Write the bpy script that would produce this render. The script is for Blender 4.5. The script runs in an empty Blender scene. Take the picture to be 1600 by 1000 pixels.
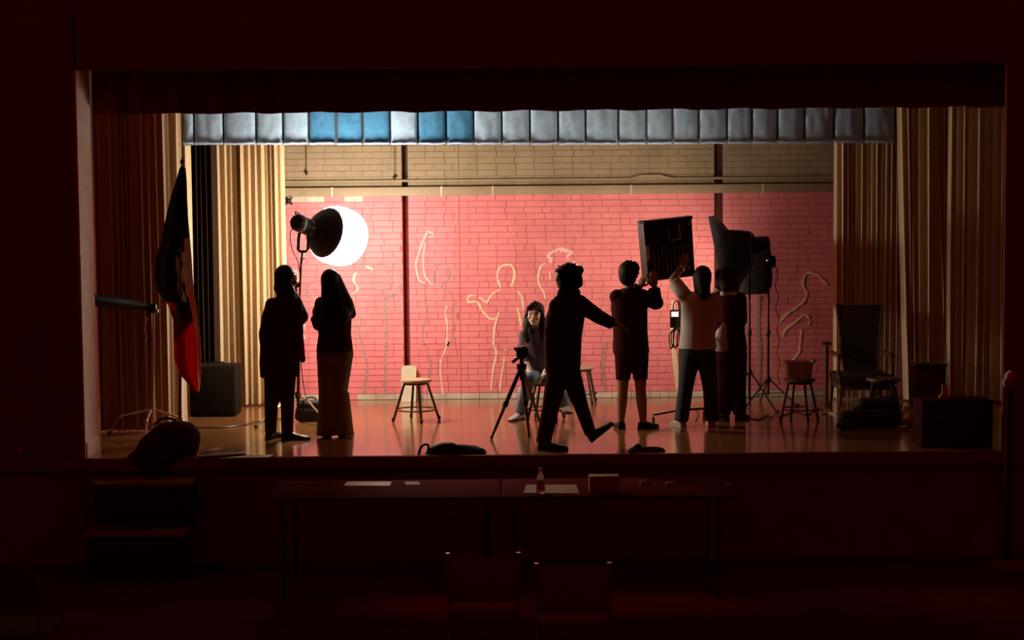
import bpy, bmesh, math, random
from mathutils import Vector, Matrix, noise
random.seed(7)
V = Vector
PI = math.pi
scene = bpy.context.scene
COL = scene.collection

# ------------------------------------------------------------------ camera
FPX = 2433.0                       # focal length in pixels of a 1600x1000 frame
CAMH = 1.90                        # eye height above the stage floor (z = 0)
CAMLOC = V((0.0, -12.66, CAMH))
cam = bpy.data.cameras.new('camera')
cam.sensor_width = 36.0
cam.lens = 36.0 * FPX / 1600.0
cam.clip_start = 0.1
cam.clip_end = 200
camo = bpy.data.objects.new('camera', cam)
COL.objects.link(camo)
CROT = (Matrix.Rotation(math.radians(90 - 3.6), 4, 'X') @ Matrix.Rotation(math.radians(-0.5), 4, 'Z'))
camo.matrix_world = Matrix.Translation(CAMLOC) @ CROT
scene.camera = camo

# ------------------------------------------------------------------ dim red fill from the world, added to lift the dark hall
world = bpy.data.worlds.new('world')
scene.world = world
world.use_nodes = True
bg = world.node_tree.nodes['Background']
bg.inputs[0].default_value = (1.0, 0.01, 0.0, 1)
bg.inputs[1].default_value = 0.048

scene.view_settings.view_transform = 'Standard'
scene.view_settings.look = 'None'
scene.view_settings.exposure = 0.0
scene.view_settings.gamma = 1.0
scene.view_settings.use_curve_mapping = False
scene.cycles.use_denoising = True
scene.cycles.max_bounces = 8
scene.cycles.diffuse_bounces = 4
scene.cycles.sample_clamp_indirect = 6.0
scene.cycles.caustics_reflective = False
scene.cycles.caustics_refractive = False

LANTERN_W = 67.0      # radiance of the white lantern cloth
PANEL_W = 15.0         # radiance of the hand-held light panel
SOFT_W = 10.0          # radiance of the two softboxes at the right

# ------------------------------------------------------------------ pixel <-> place
R3 = CROT.to_3x3()
def ray(px, py):
    return R3 @ V(((px - 800) / FPX, -(py - 500) / FPX, -1.0))
def W(px, py, Y):                  # the point on the upright plane y = Y
    d = ray(px, py); t = (Y - CAMLOC.y) / d.y
    return CAMLOC + d * t
def F(px, py, z=0.0):              # the point on the level plane z
    d = ray(px, py); t = (z - CAMLOC.z) / d.z
    return CAMLOC + d * t
YB = F(800, 623).y                 # face of the back wall

# ------------------------------------------------------------------ materials
MATS = {}
def mat(name, col, rough=0.6, metal=0.0, var=0.12, scale=30.0, bump=0.0, emit=None, coat=0.0, trans=0.0, spec=0.5, sheen=0.0, stretch=None, alpha=1.0):
    if name in MATS: return MATS[name]
    m = bpy.data.materials.new(name); m.use_nodes = True
    nt = m.node_tree; b = nt.nodes['Principled BSDF']
    b.inputs['Roughness'].default_value = rough
    b.inputs['Metallic'].default_value = metal
    b.inputs['Specular IOR Level'].default_value = spec
    b.inputs['Coat Weight'].default_value = coat
    b.inputs['Coat Roughness'].default_value = 0.1
    b.inputs['Transmission Weight'].default_value = trans
    b.inputs['Sheen Weight'].default_value = sheen
    b.inputs['Alpha'].default_value = alpha
    tc = nt.nodes.new('ShaderNodeTexCoord')
    mp = nt.nodes.new('ShaderNodeMapping')
    if stretch: mp.inputs['Scale'].default_value = stretch
    nz = nt.nodes.new('ShaderNodeTexNoise')
    nz.inputs['Scale'].default_value = scale; nz.inputs['Detail'].default_value = 4
    nt.links.new(tc.outputs['Object'], mp.inputs['Vector'])
    nt.links.new(mp.outputs[0], nz.inputs['Vector'])
    rp = nt.nodes.new('ShaderNodeValToRGB')
    c = V(col[:3])
    lo, hi = c * (1 - var), c * (1 + var)
    rp.color_ramp.elements[0].position = 0.3; rp.color_ramp.elements[1].position = 0.7
    rp.color_ramp.elements[0].color = (*lo, 1); rp.color_ramp.elements[1].color = (*[min(x, 1) for x in hi], 1)
    nt.links.new(nz.outputs['Fac'], rp.inputs[0])
    nt.links.new(rp.outputs[0], b.inputs['Base Color'])
    if bump:
        bp = nt.nodes.new('ShaderNodeBump'); bp.inputs['Strength'].default_value = bump; bp.inputs['Distance'].default_value = 0.01
        nt.links.new(nz.outputs['Fac'], bp.inputs['Height']); nt.links.new(bp.outputs[0], b.inputs['Normal'])
    if emit:
        b.inputs['Emission Color'].default_value = (*emit[0], 1); b.inputs['Emission Strength'].default_value = emit[1]
    MATS[name] = m
    return m

def wood_floor():
    m = bpy.data.materials.new('stage_boards'); m.use_nodes = True
    nt = m.node_tree; b = nt.nodes['Principled BSDF']; L = nt.links
    tc = nt.nodes.new('ShaderNodeTexCoord')
    br = nt.nodes.new('ShaderNodeTexBrick')
    br.offset = 0.37
    br.inputs['Scale'].default_value = 1.0
    br.inputs['Mortar Size'].default_value = 0.0016
    br.inputs['Brick Width'].default_value = 1.3
    br.inputs['Row Height'].default_value = 0.058
    br.inputs['Color1'].default_value = (0.36, 0.155, 0.055, 1)
    br.inputs['Color2'].default_value = (0.29, 0.115, 0.038, 1)
    br.inputs['Mortar'].default_value = (0.12, 0.05, 0.02, 1)
    L.new(tc.outputs['Object'], br.inputs['Vector'])
    mp = nt.nodes.new('ShaderNodeMapping'); mp.inputs['Scale'].default_value = (1.5, 22, 1)
    L.new(tc.outputs['Object'], mp.inputs[0])
    nz = nt.nodes.new('ShaderNodeTexNoise'); nz.inputs['Scale'].default_value = 3; nz.inputs['Detail'].default_value = 6
    L.new(mp.outputs[0], nz.inputs['Vector'])
    mx = nt.nodes.new('ShaderNodeMix'); mx.data_type = 'RGBA'; mx.blend_type = 'MULTIPLY'; mx.inputs['Factor'].default_value = 0.55
    L.new(br.outputs['Color'], mx.inputs['A']); L.new(nz.outputs['Color'], mx.inputs['B'])
    hs = nt.nodes.new('ShaderNodeMix'); hs.data_type = 'RGBA'; hs.inputs['Factor'].default_value = 0.75
    L.new(mx.outputs['Result'], hs.inputs['A']); L.new(br.outputs['Color'], hs.inputs['B'])
    L.new(hs.outputs['Result'], b.inputs['Base Color'])
    n2 = nt.nodes.new('ShaderNodeTexNoise'); n2.inputs['Scale'].default_value = 5; n2.inputs['Detail'].default_value = 5
    L.new(tc.outputs['Object'], n2.inputs['Vector'])
    mr = nt.nodes.new('ShaderNodeMapRange'); mr.inputs['To Min'].default_value = 0.09; mr.inputs['To Max'].default_value = 0.19
    L.new(n2.outputs['Fac'], mr.inputs['Value']); L.new(mr.outputs[0], b.inputs['Roughness'])
    bp = nt.nodes.new('ShaderNodeBump'); bp.inputs['Strength'].default_value = 0.05; bp.inputs['Distance'].default_value = 0.004
    L.new(nz.outputs['Fac'], bp.inputs['Height']); L.new(bp.outputs[0], b.inputs['Normal'])
    b.inputs['Coat Weight'].default_value = 0.25; b.inputs['Coat Roughness'].default_value = 0.16
    return m

def painted(name, col, dark, wear):
    """wall paint: slow tint drift, small stains and rubbed flecks"""
    m = bpy.data.materials.new(name); m.use_nodes = True
    nt = m.node_tree; b = nt.nodes['Principled BSDF']; L = nt.links
    g = nt.nodes.new('ShaderNodeNewGeometry')
    n1 = nt.nodes.new('ShaderNodeTexNoise'); n1.inputs['Scale'].default_value = 3.2; n1.inputs['Detail'].default_value = 5
    n2 = nt.nodes.new('ShaderNodeTexNoise'); n2.inputs['Scale'].default_value = 34; n2.inputs['Detail'].default_value = 6
    L.new(g.outputs['Position'], n1.inputs['Vector']); L.new(g.outputs['Position'], n2.inputs['Vector'])
    r1 = nt.nodes.new('ShaderNodeValToRGB')
    r1.color_ramp.elements[0].position = 0.3; r1.color_ramp.elements[0].color = (*dark, 1)
    r1.color_ramp.elements[1].position = 0.62; r1.color_ramp.elements[1].color = (*col, 1)
    L.new(n1.outputs['Fac'], r1.inputs[0])
    r2 = nt.nodes.new('ShaderNodeValToRGB')
    r2.color_ramp.elements[0].position = 0.70; r2.color_ramp.elements[0].color = (0, 0, 0, 1)
    r2.color_ramp.elements[1].position = 0.78; r2.color_ramp.elements[1].color = (1, 1, 1, 1)
    L.new(n2.outputs['Fac'], r2.inputs[0])
    mx = nt.nodes.new('ShaderNodeMix'); mx.data_type = 'RGBA'
    L.new(r2.outputs[0], mx.inputs['Factor']); L.new(r1.outputs[0], mx.inputs['A']); mx.inputs['B'].default_value = (*wear, 1)
    L.new(mx.outputs['Result'], b.inputs['Base Color'])
    b.inputs['Roughness'].default_value = 0.55
    bp = nt.nodes.new('ShaderNodeBump'); bp.inputs['Strength'].default_value = 0.25; bp.inputs['Distance'].default_value = 0.006
    L.new(n2.outputs['Fac'], bp.inputs['Height']); L.new(bp.outputs[0], b.inputs['Normal'])
    return m

M_FLOOR = wood_floor()
M_PINK = painted('pink_paint', (0.88, 0.255, 0.28), (0.79, 0.21, 0.235), (0.70, 0.30, 0.26))
M_TAN = painted('tan_paint', (0.41, 0.30, 0.185), (0.34, 0.245, 0.145), (0.50, 0.38, 0.25))
M_PALE = painted('bare_plaster', (0.72, 0.62, 0.50), (0.52, 0.43, 0.34), (0.30, 0.22, 0.17))
M_MORTP = mat('mortar_pink', (0.60, 0.15, 0.155), 0.8, bump=0.3)
M_MORTT = mat('mortar_tan', (0.33, 0.24, 0.145), 0.8, bump=0.3)
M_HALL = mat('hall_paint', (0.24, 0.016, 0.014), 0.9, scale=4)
M_HFLOOR = mat('hall_floor', (0.12, 0.003, 0.003), 0.95, spec=0.0, scale=6)
M_STWALL = mat('stage_wall_paint', (0.33, 0.25, 0.17), 0.8, scale=5)
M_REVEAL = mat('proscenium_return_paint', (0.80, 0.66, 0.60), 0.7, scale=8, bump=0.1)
M_BEIGE = mat('beige_curtain', (0.78, 0.60, 0.38), 0.75, scale=60, bump=0.1, sheen=0.2, var=0.08)
M_SHADECLOTH = mat('shade_brown_cloth', (0.045, 0.022, 0.012), 0.9, scale=60, spec=0.1)  # dark colour stands in for shade on one left curtain
M_VAL = mat('dark_valance', (0.22, 0.012, 0.012), 0.9, scale=40, spec=0.0)
M_BLUE = mat('blue_cloth', (0.075, 0.31, 0.60), 0.7, scale=25, bump=0.25, var=0.12)
M_GREYB = mat('faded_blue_cloth', (0.46, 0.67, 0.96), 0.7, scale=25, bump=0.25, var=0.12)
M_FOLDSHADE = mat('fold_shade_cloth', (0.16, 0.10, 0.08), 0.8, scale=25)  # shade of the pleat grooves put into the colour
M_BLACK = mat('black_plastic', (0.018, 0.009, 0.008), 0.36, scale=40)
M_BLKFAB = mat('black_nylon', (0.014, 0.006, 0.006), 0.65, scale=80, bump=0.1)
M_BLKCOT = mat('black_cotton', (0.06, 0.012, 0.011), 0.95, scale=80, spec=0.08)
M_UPH = mat('dark_upholstery', (0.045, 0.022, 0.012), 0.8, scale=50, spec=0.2)
M_CHROME = mat('chrome', (0.75, 0.72, 0.68), 0.14, 1.0, var=0.03)
M_STEEL = mat('dark_steel', (0.10, 0.07, 0.06), 0.35, 0.8)
M_SWOOD = mat('stool_wood', (0.44, 0.30, 0.18), 0.45, scale=18, stretch=(1, 8, 1), var=0.25)
M_DWOOD = mat('dark_wood', (0.11, 0.055, 0.03), 0.4, scale=18, stretch=(8, 1, 1), var=0.25)
M_SKIN = mat('skin', (0.80, 0.56, 0.40), 0.5, scale=50, var=0.05)
M_SKIND = mat('skin_tan', (0.36, 0.20, 0.12), 0.5, scale=50, var=0.05)
M_HAIR = mat('dark_hair', (0.020, 0.009, 0.006), 0.5, scale=60, stretch=(6, 6, 0.6), var=0.4, bump=0.3, spec=0.15)
M_WHITET = mat('white_cotton', (0.66, 0.60, 0.50), 0.85, scale=70, bump=0.08)
M_OLIVE = mat('khaki_twill', (0.17, 0.10, 0.035), 0.85, scale=80)
M_DENIM = mat('blue_denim', (0.13, 0.21, 0.32), 0.8, scale=90, var=0.25, bump=0.1)
M_DDENIM = mat('dark_denim', (0.030, 0.035, 0.050), 0.8, scale=90, var=0.25)
M_PURP = mat('plum_knit', (0.10, 0.065, 0.10), 0.85, scale=90, var=0.2)
M_GREYT = mat('charcoal_cotton', (0.16, 0.11, 0.09), 0.85, scale=80)
M_SHOEW = mat('white_canvas', (0.55, 0.48, 0.40), 0.7)
M_RED = mat('red_flag_cloth', (0.55, 0.015, 0.010), 0.7, scale=40)
M_ORANGE = mat('orange_flag_cloth', (0.62, 0.16, 0.04), 0.7, scale=40)
M_NAVY = mat('navy_flag_cloth', (0.02, 0.014, 0.02), 0.75, scale=40)
M_FLAGW = mat('white_flag_cloth', (0.45, 0.38, 0.30), 0.75, scale=40)
M_PAPER = mat('paper', (0.75, 0.70, 0.66), 0.7, var=0.03)
M_CARD = mat('cardboard', (0.42, 0.28, 0.16), 0.8)
M_GLASS = mat('clear_plastic', (0.9, 0.9, 0.9), 0.12, trans=0.85, var=0.02)
M_LED = mat('panel_light', (0.9, 0.9, 0.9), 0.4, emit=((1.0, 0.86, 0.66), PANEL_W), var=0.0)
M_SOFT = mat('softbox_light', (0.9, 0.9, 0.9), 0.4, emit=((1.0, 0.80, 0.55), SOFT_W), var=0.0)
M_LANT = mat('lantern_cloth', (0.9, 0.9, 0.9), 0.6, emit=((1.0, 0.88, 0.70), LANTERN_W), var=0.0)
M_CHALK = mat('cream_chalk', (0.88, 0.62, 0.42), 0.9, scale=40, var=0.15)
M_CHALKW = mat('pale_chalk', (0.95, 0.58, 0.52), 0.9, scale=40, var=0.12)
M_CHALKG = mat('grey_chalk', (0.42, 0.26, 0.24), 0.9, scale=55, var=0.3)

def translucent(m, fac, col):
    nt = m.node_tree; out = [n for n in nt.nodes if n.type == 'OUTPUT_MATERIAL'][0]; b = nt.nodes['Principled BSDF']
    t = nt.nodes.new('ShaderNodeBsdfTranslucent'); t.inputs[0].default_value = (*col, 1)
    mx = nt.nodes.new('ShaderNodeMixShader'); mx.inputs[0].default_value = fac
    nt.links.new(b.outputs[0], mx.inputs[1]); nt.links.new(t.outputs[0], mx.inputs[2]); nt.links.new(mx.outputs[0], out.inputs[0])
translucent(M_RED, .45, (.8, .02, .01)); translucent(M_ORANGE, .4, (.8, .25, .08)); translucent(M_FLAGW, .3, (.6, .5, .4))

# ------------------------------------------------------------------ mesh tools
class MB:
    def __init__(s): s.v = []; s.f = []; s.mi = []; s.cur = 0
    def _add(s, vs, fs):
        o = len(s.v); s.v += [tuple(x) for x in vs]
        for f in fs: s.f.append(tuple(i + o for i in f)); s.mi.append(s.cur)
    def box(s, lo, hi, bev=0.0, M=None):
        x0, y0, z0 = lo; x1, y1, z1 = hi
        if bev <= 0:
            vs = [V((x, y, z)) for x in (x0, x1) for y in (y0, y1) for z in (z0, z1)]
            fs = [(0, 1, 3, 2), (4, 6, 7, 5), (0, 4, 5, 1), (2, 3, 7, 6), (0, 2, 6, 4), (1, 5, 7, 3)]
        else:
            bm = bmesh.new(); bmesh.ops.create_cube(bm, size=1)
            for v in bm.verts:
                v.co = V(((x0 + x1) / 2 + v.co.x * (x1 - x0), (y0 + y1) / 2 + v.co.y * (y1 - y0), (z0 + z1) / 2 + v.co.z * (z1 - z0)))
            bmesh.ops.bevel(bm, geom=bm.edges[:], offset=bev, segments=2, affect='EDGES', profile=0.6)
            bm.verts.ensure_lookup_table()
            vs = [v.co.copy() for v in bm.verts]; fs = [tuple(v.index for v in f.verts) for f in bm.faces]
            bm.free()
        if M: vs = [M @ v for v in vs]
        s._add(vs, fs); return s
    def rings(s, rr, cap=True, close=False):
        n = len(rr[0]); vs = [p for r in rr for p in r]; fs = []
        m = len(rr)
        for i in range(m if close else m - 1):
            a, b = i * n, ((i + 1) % m) * n
            for j in range(n): fs.append((a + j, a + (j + 1) % n, b + (j + 1) % n, b + j))
        if cap and not close:
            fs.append(tuple(reversed(range(n)))); fs.append(tuple((m - 1) * n + j for j in range(n)))
        s._add(vs, fs); return s
    def tube(s, pts, r, n=10, close=False, cap=True):
        pts = [V(p) for p in pts]; m = len(pts); rr = []
        rad = r if isinstance(r, (list, tuple)) else [r] * m
        ref = None
        for i, p in enumerate(pts):
            if close: t = pts[(i + 1) % m] - pts[i - 1]
            else: t = pts[min(i + 1, m - 1)] - pts[max(i - 1, 0)]
            if t.length < 1e-9: t = V((0, 0, 1))
            t.normalize()
            if ref is None:
                ref = t.orthogonal().normalized()
            ref = (ref - t * ref.dot(t)); ref = ref.normalized() if ref.length > 1e-6 else t.orthogonal().normalized()
            b = t.cross(ref)
            rr.append([p + (ref * math.cos(a) + b * math.sin(a)) * rad[i] for a in [2 * PI * k / n for k in range(n)]])
        return s.rings(rr, cap, close)
    def lathe(s, c, axis, prof, n=20, cap=True):
        axis = V(axis).normalized(); u = axis.orthogonal().normalized(); w = axis.cross(u); c = V(c)
        rr = [[c + axis * h + (u * math.cos(a) + w * math.sin(a)) * max(r, 1e-4) for a in [2 * PI * k / n for k in range(n)]] for r, h in prof]
        return s.rings(rr, cap)
    def ell(s, c, a, b, d, n=16, m=10):
        c, a, b, d = V(c), V(a), V(b), V(d)
        rr = []
        for i in range(m + 1):
            th = PI * i / m; z = -math.cos(th); r = max(math.sin(th), 0.02)
            rr.append([c + d * z + (a * math.cos(t) + b * math.sin(t)) * r for t in [2 * PI * k / n for k in range(n)]])
        return s.rings(rr)
    def cap(s, p, q, r0, r1=None, n=12):
        p, q = V(p), V(q); r1 = r0 if r1 is None else r1
        t = (q - p); L = t.length
        t = t / L if L > 1e-6 else V((0, 0, 1))
        u = t.orthogonal().normalized(); w = t.cross(u); rr = []
        for k in range(5):
            th = PI / 2 * k / 4; c = p - t * r0 * math.cos(th); r = max(r0 * math.sin(th), r0 * 0.05)
            rr.append([c + (u * math.cos(a) + w * math.sin(a)) * r for a in [2 * PI * j / n for j in range(n)]])
        for k in range(5):
            th = PI / 2 * (4 - k) / 4; c = q + t * r1 * math.cos(th); r = max(r1 * math.sin(th), r1 * 0.05)
            rr.append([c + (u * math.cos(a) + w * math.sin(a)) * r for a in [2 * PI * j / n for j in range(n)]])
        return s.rings(rr)
    def prism(s, poly, off):            # poly: list of points; off: thickness vector
        n = len(poly); off = V(off); P = [V(p) for p in poly]
        fs = [tuple(range(n)), tuple(reversed(range(n, 2 * n)))] + [(i, i + n, (i + 1) % n + n, (i + 1) % n) for i in range(n)]
        s._add(P + [p + off for p in P], fs); return s
    def mesh(s, name, mats, smooth=True, angle=40):
        me = bpy.data.meshes.new(name); me.from_pydata(s.v, [], s.f)
        for m in (mats if isinstance(mats, (list, tuple)) else [mats]): me.materials.append(m)
        if any(s.mi): me.polygons.foreach_set('material_index', s.mi)
        bm = bmesh.new(); bm.from_mesh(me); bmesh.ops.recalc_face_normals(bm, faces=bm.faces[:]); bm.to_mesh(me); bm.free()
        if smooth:
            me.polygons.foreach_set('use_smooth', [True] * len(me.polygons))
            me.set_sharp_from_angle(angle=math.radians(angle))
        me.update(); return me
    def build(s, name, mats, parent=None, smooth=True, angle=40):
        o = bpy.data.objects.new(name, s.mesh(name, mats, smooth, angle)); COL.objects.link(o)
        if parent: attach(o, parent)
        return o

def attach(o, parent):
    """child keeps its world place: its mesh is shifted into the parent's frame (parents are only moved, never turned)"""
    base = V((0, 0, 0)); p = parent
    while p: base += p.location; p = p.parent
    o.parent = parent
    if o.type == 'MESH': o.data.transform(Matrix.Translation(-base))
    else: o.location = o.location - base

def tag(o, label=None, cat=None, group=None, kind=None):
    if label: o['label'] = label
    if cat: o['category'] = cat
    if group: o['group'] = group
    if kind: o['kind'] = kind
    return o
def thing(name, loc, label, cat, group=None):
    o = bpy.data.objects.new(name, None); o.location = loc; o.empty_display_size = 0.1
    COL.objects.link(o); return tag(o, label, cat, group)
def struct(o): o['kind'] = 'structure'; return o
def single(mb, name, m, label, cat, group=None, **k):
    """a thing that is one mesh, with its origin at its base"""
    xs = [v[0] for v in mb.v]; ys = [v[1] for v in mb.v]; zs = [v[2] for v in mb.v]
    c = V(((min(xs) + max(xs)) / 2, (min(ys) + max(ys)) / 2, min(zs)))
    mb.v = [tuple(V(v) - c) for v in mb.v]
    o = mb.build(name, m, **k); o.location = c
    return tag(o, label, cat, group)

REMESH = []
class Blob(MB):
    """overlapping closed shapes that are fused into one continuous skin"""
    def skin(s, name, m, parent, voxel=0.008, smooth=4):
        o = s.build(name, m, parent)
        r = o.modifiers.new('r', 'REMESH'); r.mode = 'VOXEL'; r.voxel_size = voxel; r.use_smooth_shade = True
        k = o.modifiers.new('s', 'SMOOTH'); k.iterations = smooth; k.factor = 0.5
        REMESH.append(o); return o

def arc_pts(pts, n=6):
    """Catmull-Rom through the points"""
    P = [V(p) for p in pts]; out = []
    for i in range(len(P) - 1):
        a, b, c, d = P[max(i - 1, 0)], P[i], P[i + 1], P[min(i + 2, len(P) - 1)]
        for k in range(n):
            t = k / n
            out.append(0.5 * ((2 * b) + (c - a) * t + (2 * a - 5 * b + 4 * c - d) * t * t + (3 * b - a - 3 * c + d) * t ** 3))
    out.append(P[-1]); return out

# ================================================================== STRUCTURE
XL = W(134, 716, 0.0).x            # left and right edges of the stage opening
XR = W(1568, 600, 0.0).x
ZTOP = W(800, 172, 0.42).z         # lower edge of the dark valance
HALLZ = -0.88

# stage floor and its front
fl = MB().box((-4.6, 0.0, -0.12), (5.4, YB + 0.35, 0.0)).build('floor', M_FLOOR, smooth=False); struct(fl)
sf = MB().box((-7.5, 0.03, HALLZ), (7.5, 0.25, -0.12)).build('wall_stage_front', M_HALL, smooth=False); struct(sf)
tr = MB().box((-4.6, -0.03, -0.11), (5.4, 0.0, -0.002), 0.008).build('trim_1', M_HALL); struct(tr)
hf_ = MB().box((-7.5, -15, HALLZ - 0.1), (7.5, 0.03, HALLZ)).build('floor_hall', M_HFLOOR, smooth=False); struct(hf_)
# proscenium wall around the opening
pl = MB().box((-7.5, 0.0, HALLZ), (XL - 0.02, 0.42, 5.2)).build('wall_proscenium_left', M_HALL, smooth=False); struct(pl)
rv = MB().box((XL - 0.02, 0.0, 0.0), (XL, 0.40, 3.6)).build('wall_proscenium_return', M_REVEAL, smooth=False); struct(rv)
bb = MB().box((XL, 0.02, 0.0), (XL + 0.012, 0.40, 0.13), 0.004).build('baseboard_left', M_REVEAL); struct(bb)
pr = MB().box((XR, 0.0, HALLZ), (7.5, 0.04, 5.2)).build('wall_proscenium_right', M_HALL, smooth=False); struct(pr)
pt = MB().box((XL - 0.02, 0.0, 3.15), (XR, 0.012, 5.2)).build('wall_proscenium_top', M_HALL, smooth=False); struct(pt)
# stage house
wl = MB().box((-4.75, 0.42, 0.0), (-4.6, YB + 0.3, 4.4)).build('wall_left', M_STWALL, smooth=False); struct(wl)
wr = MB().box((5.4, 0.04, 0.0), (5.55, YB + 0.3, 4.4)).build('wall_right', M_STWALL, smooth=False); struct(wr)
cl = MB().box((-4.75, 0.04, 4.4), (5.55, YB + 0.35, 4.5)).build('ceiling', M_STWALL, smooth=False); struct(cl)

# ---------------------------------------------------------------- brick back wall
ZP = W(800, 307, YB).z             # where the pink paint ends
S1a, S1b = W(629.3, 400, YB).x, W(639, 400, YB).x      # narrow slot
S2a, S2b = W(1116, 330, YB).x, W(1130, 330, YB).x      # wider slot
wb = MB()
MT = 0.006
for a, b in ((-4.6, S1a), (S1b, S2a), (S2b, 5.4)):
    wb.cur = 0; wb.box((a, YB + MT, 0.0), (b, YB + 0.22, ZP))
    wb.cur = 1; wb.box((a, YB + MT, ZP), (b, YB + 0.22, 4.4))
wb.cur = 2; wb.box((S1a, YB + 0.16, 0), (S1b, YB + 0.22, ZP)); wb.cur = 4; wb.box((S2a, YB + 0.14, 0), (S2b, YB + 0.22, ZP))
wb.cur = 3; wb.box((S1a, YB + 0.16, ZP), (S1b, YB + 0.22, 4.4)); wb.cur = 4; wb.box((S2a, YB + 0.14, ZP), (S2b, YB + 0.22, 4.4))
wallb = wb.build('wall_back', [M_MORTP, M_MORTT, mat('slot_pink_shaded', (.34, .07, .07), .8), mat('slot_tan_shaded', (.20, .13, .08), .8), mat('rust_steel', (.13, .032, .012), .7)], smooth=False); struct(wallb)  # narrow slot: darkened copies of the wall paints, recess shade put into the colour

CH, BW, JT = 0.0665, 0.205, 0.0065
def brick_into(mb, x0, x1, z0, z1, d=0.0, cat=None):
    y = YB + d; c = 0.0012
    vs = [(x0, YB + MT + .004, z0), (x1, YB + MT + .004, z0), (x1, YB + MT + .004, z1), (x0, YB + MT + .004, z1),
          (x0, y + c, z0), (x1, y + c, z0), (x1, y + c, z1), (x0, y + c, z1),
          (x0 + c, y, z0 + c), (x1 - c, y, z0 + c), (x1 - c, y, z1 - c), (x0 + c, y, z1 - c)]
    fs = [(8, 9, 10, 11)]
    for a, b in ((0, 4), (4, 8)):
        for i in range(4): fs.append((a + i, a + (i + 1) % 4, b + (i + 1) % 4, b + i))
    mb._add(vs, fs)
bricks = []
seams = [(-3.2, S1a), (S1b, W(719, 450, YB).x - .004), (W(719, 450, YB).x + .004, S2a), (S2b, 4.0)]
nrow = int(2.95 / CH)
for r in range(nrow):
    z0 = r * CH + JT / 2; z1 = (r + 1) * CH - JT / 2
    for a, b in seams:
        x = a - (0.5 * BW if r % 2 else 0) - random.uniform(0, .03)
        while x < b:
            w = BW * random.choice((1, 1, 1, 1, 1, 0.5, 0.97))
            xa, xb = max(x + JT / 2, a), min(x + w - JT / 2, b)
            if xb - xa > 0.03: bricks.append((xa, xb, z0, z1))
            x += w
CW = camo.matrix_world.inverted()
def pix(p):
    q = CW @ V(p); return 800 + FPX * q.x / -q.z, 500 - FPX * q.y / -q.z
def brick_mat(xa, xb, z0, z1):
    zc = (z0 + z1) / 2; xm = (xa + xb) / 2
    px, py = pix((xm, YB, zc))
    if z0 < 0.03: return 2 if noise.noise(V((xm * 1.3, 2.2, 0))) > -0.28 else 0
    if z0 < 0.1 and noise.noise(V((xm * 2.1, 5.2, 0))) > 0.30: return 2
    if zc > ZP: 
        if 0 < zc - ZP < CH and 470 < px < 605 and noise.noise(V((xm * 4, 9, 0))) > -0.1: return 2
        return 1
    if 0 < ZP - zc < CH and 455 < px < 570 and noise.noise(V((xm * 3, 1, 0))) > -0.05: return 2
    return 0
BMATS = [M_PINK, M_TAN, M_PALE]
def clear_score(b):
    px, py = pix(((b[0] + b[1]) / 2, YB, (b[2] + b[3]) / 2))
    if not (452 < px < 1295): return 9e9
    if b[1] - b[0] < 0.12: return 9e9
    if px < 580 and 318 < py < 425: return 9e9
    return abs(px - 790) / 2.6 + abs(py - 335) * 1.0
order = sorted(range(len(bricks)), key=lambda i: clear_score(bricks[i]))
chosen = set(order[:300])
bm_cache = {}
rest = MB()
for i, (xa, xb, z0, z1) in enumerate(bricks):
    k = brick_mat(xa, xb, z0, z1); d = random.uniform(-.0025, .0012)
    if i in chosen:
        wq = round((xb - xa) / 0.004) * 0.004
        key = (wq, k)
        if key not in bm_cache:
            t = MB(); brick_into(t, -wq / 2, wq / 2, 0, CH - JT)
            t.v = [(x, y - YB, z) for x, y, z in t.v]
            bm_cache[key] = t.mesh('brick', BMATS[k], smooth=False)
        o = bpy.data.objects.new('brick', bm_cache[key]); COL.objects.link(o)
        o.location = ((xa + xb) / 2, YB + d, z0); o.parent = wallb
    else:
        rest.cur = k; brick_into(rest, xa, xb, z0, z1, d)
ro = rest.build('brickwork', BMATS, wallb, smooth=False); ro['kind'] = 'stuff'

# drawn human outlines on the paint
RIB = [0]
def ribbon(name, pts, w, m, ragged=0.35):
    P = arc_pts([W(px, py, YB) for px, py in pts], 5)
    mb = MB(); RIB[0] += 1; y = YB - 0.0035 - 0.0002 * RIB[0]
    runs, run, last = [], [], None
    for i, p in enumerate(P):
        t = (P[min(i + 1, len(P) - 1)] - P[max(i - 1, 0)]); t.y = 0
        if t.length < 1e-6: continue
        t.normalize(); nrm = V((-t.z, 0, t.x))
        ww = w / 2 * (1 + ragged * noise.noise(p * 23.0) * 2)
        gap = noise.noise(p * 9.0 + V((3, 3, 3))) < -0.55
        if gap or (last is not None and t.dot(last) < 0.35):
            runs.append(run); run = []
        last = t
        if not gap: run.append((p + nrm * ww, p - nrm * ww))
    runs.append(run)
    for r in runs:
        if len(r) < 2: continue
        mb.rings([[V((a.x, y, a.z)), V((b.x, y, b.z)), V((b.x, YB + .003, b.z)), V((a.x, YB + .003, a.z))] for a, b in r])
    return mb.build(name, m, wallb, smooth=False)
def zc(pts, x0, y0, k): return [(x0 + a / k, y0 + b / k) for a, b in pts]
A = lambda p: zc(p, 560, 340, 5)
Bz = lambda p: zc(p, 820, 390, 6.667)
Cz = lambda p: zc(p, 740, 460, 6.667)
Dz = lambda p: zc(p, 390, 530, 5)
Ez = lambda p: zc(p, 1180, 400, 5)
Gz = lambda p: zc(p, 390, 400, 7.62)
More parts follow.
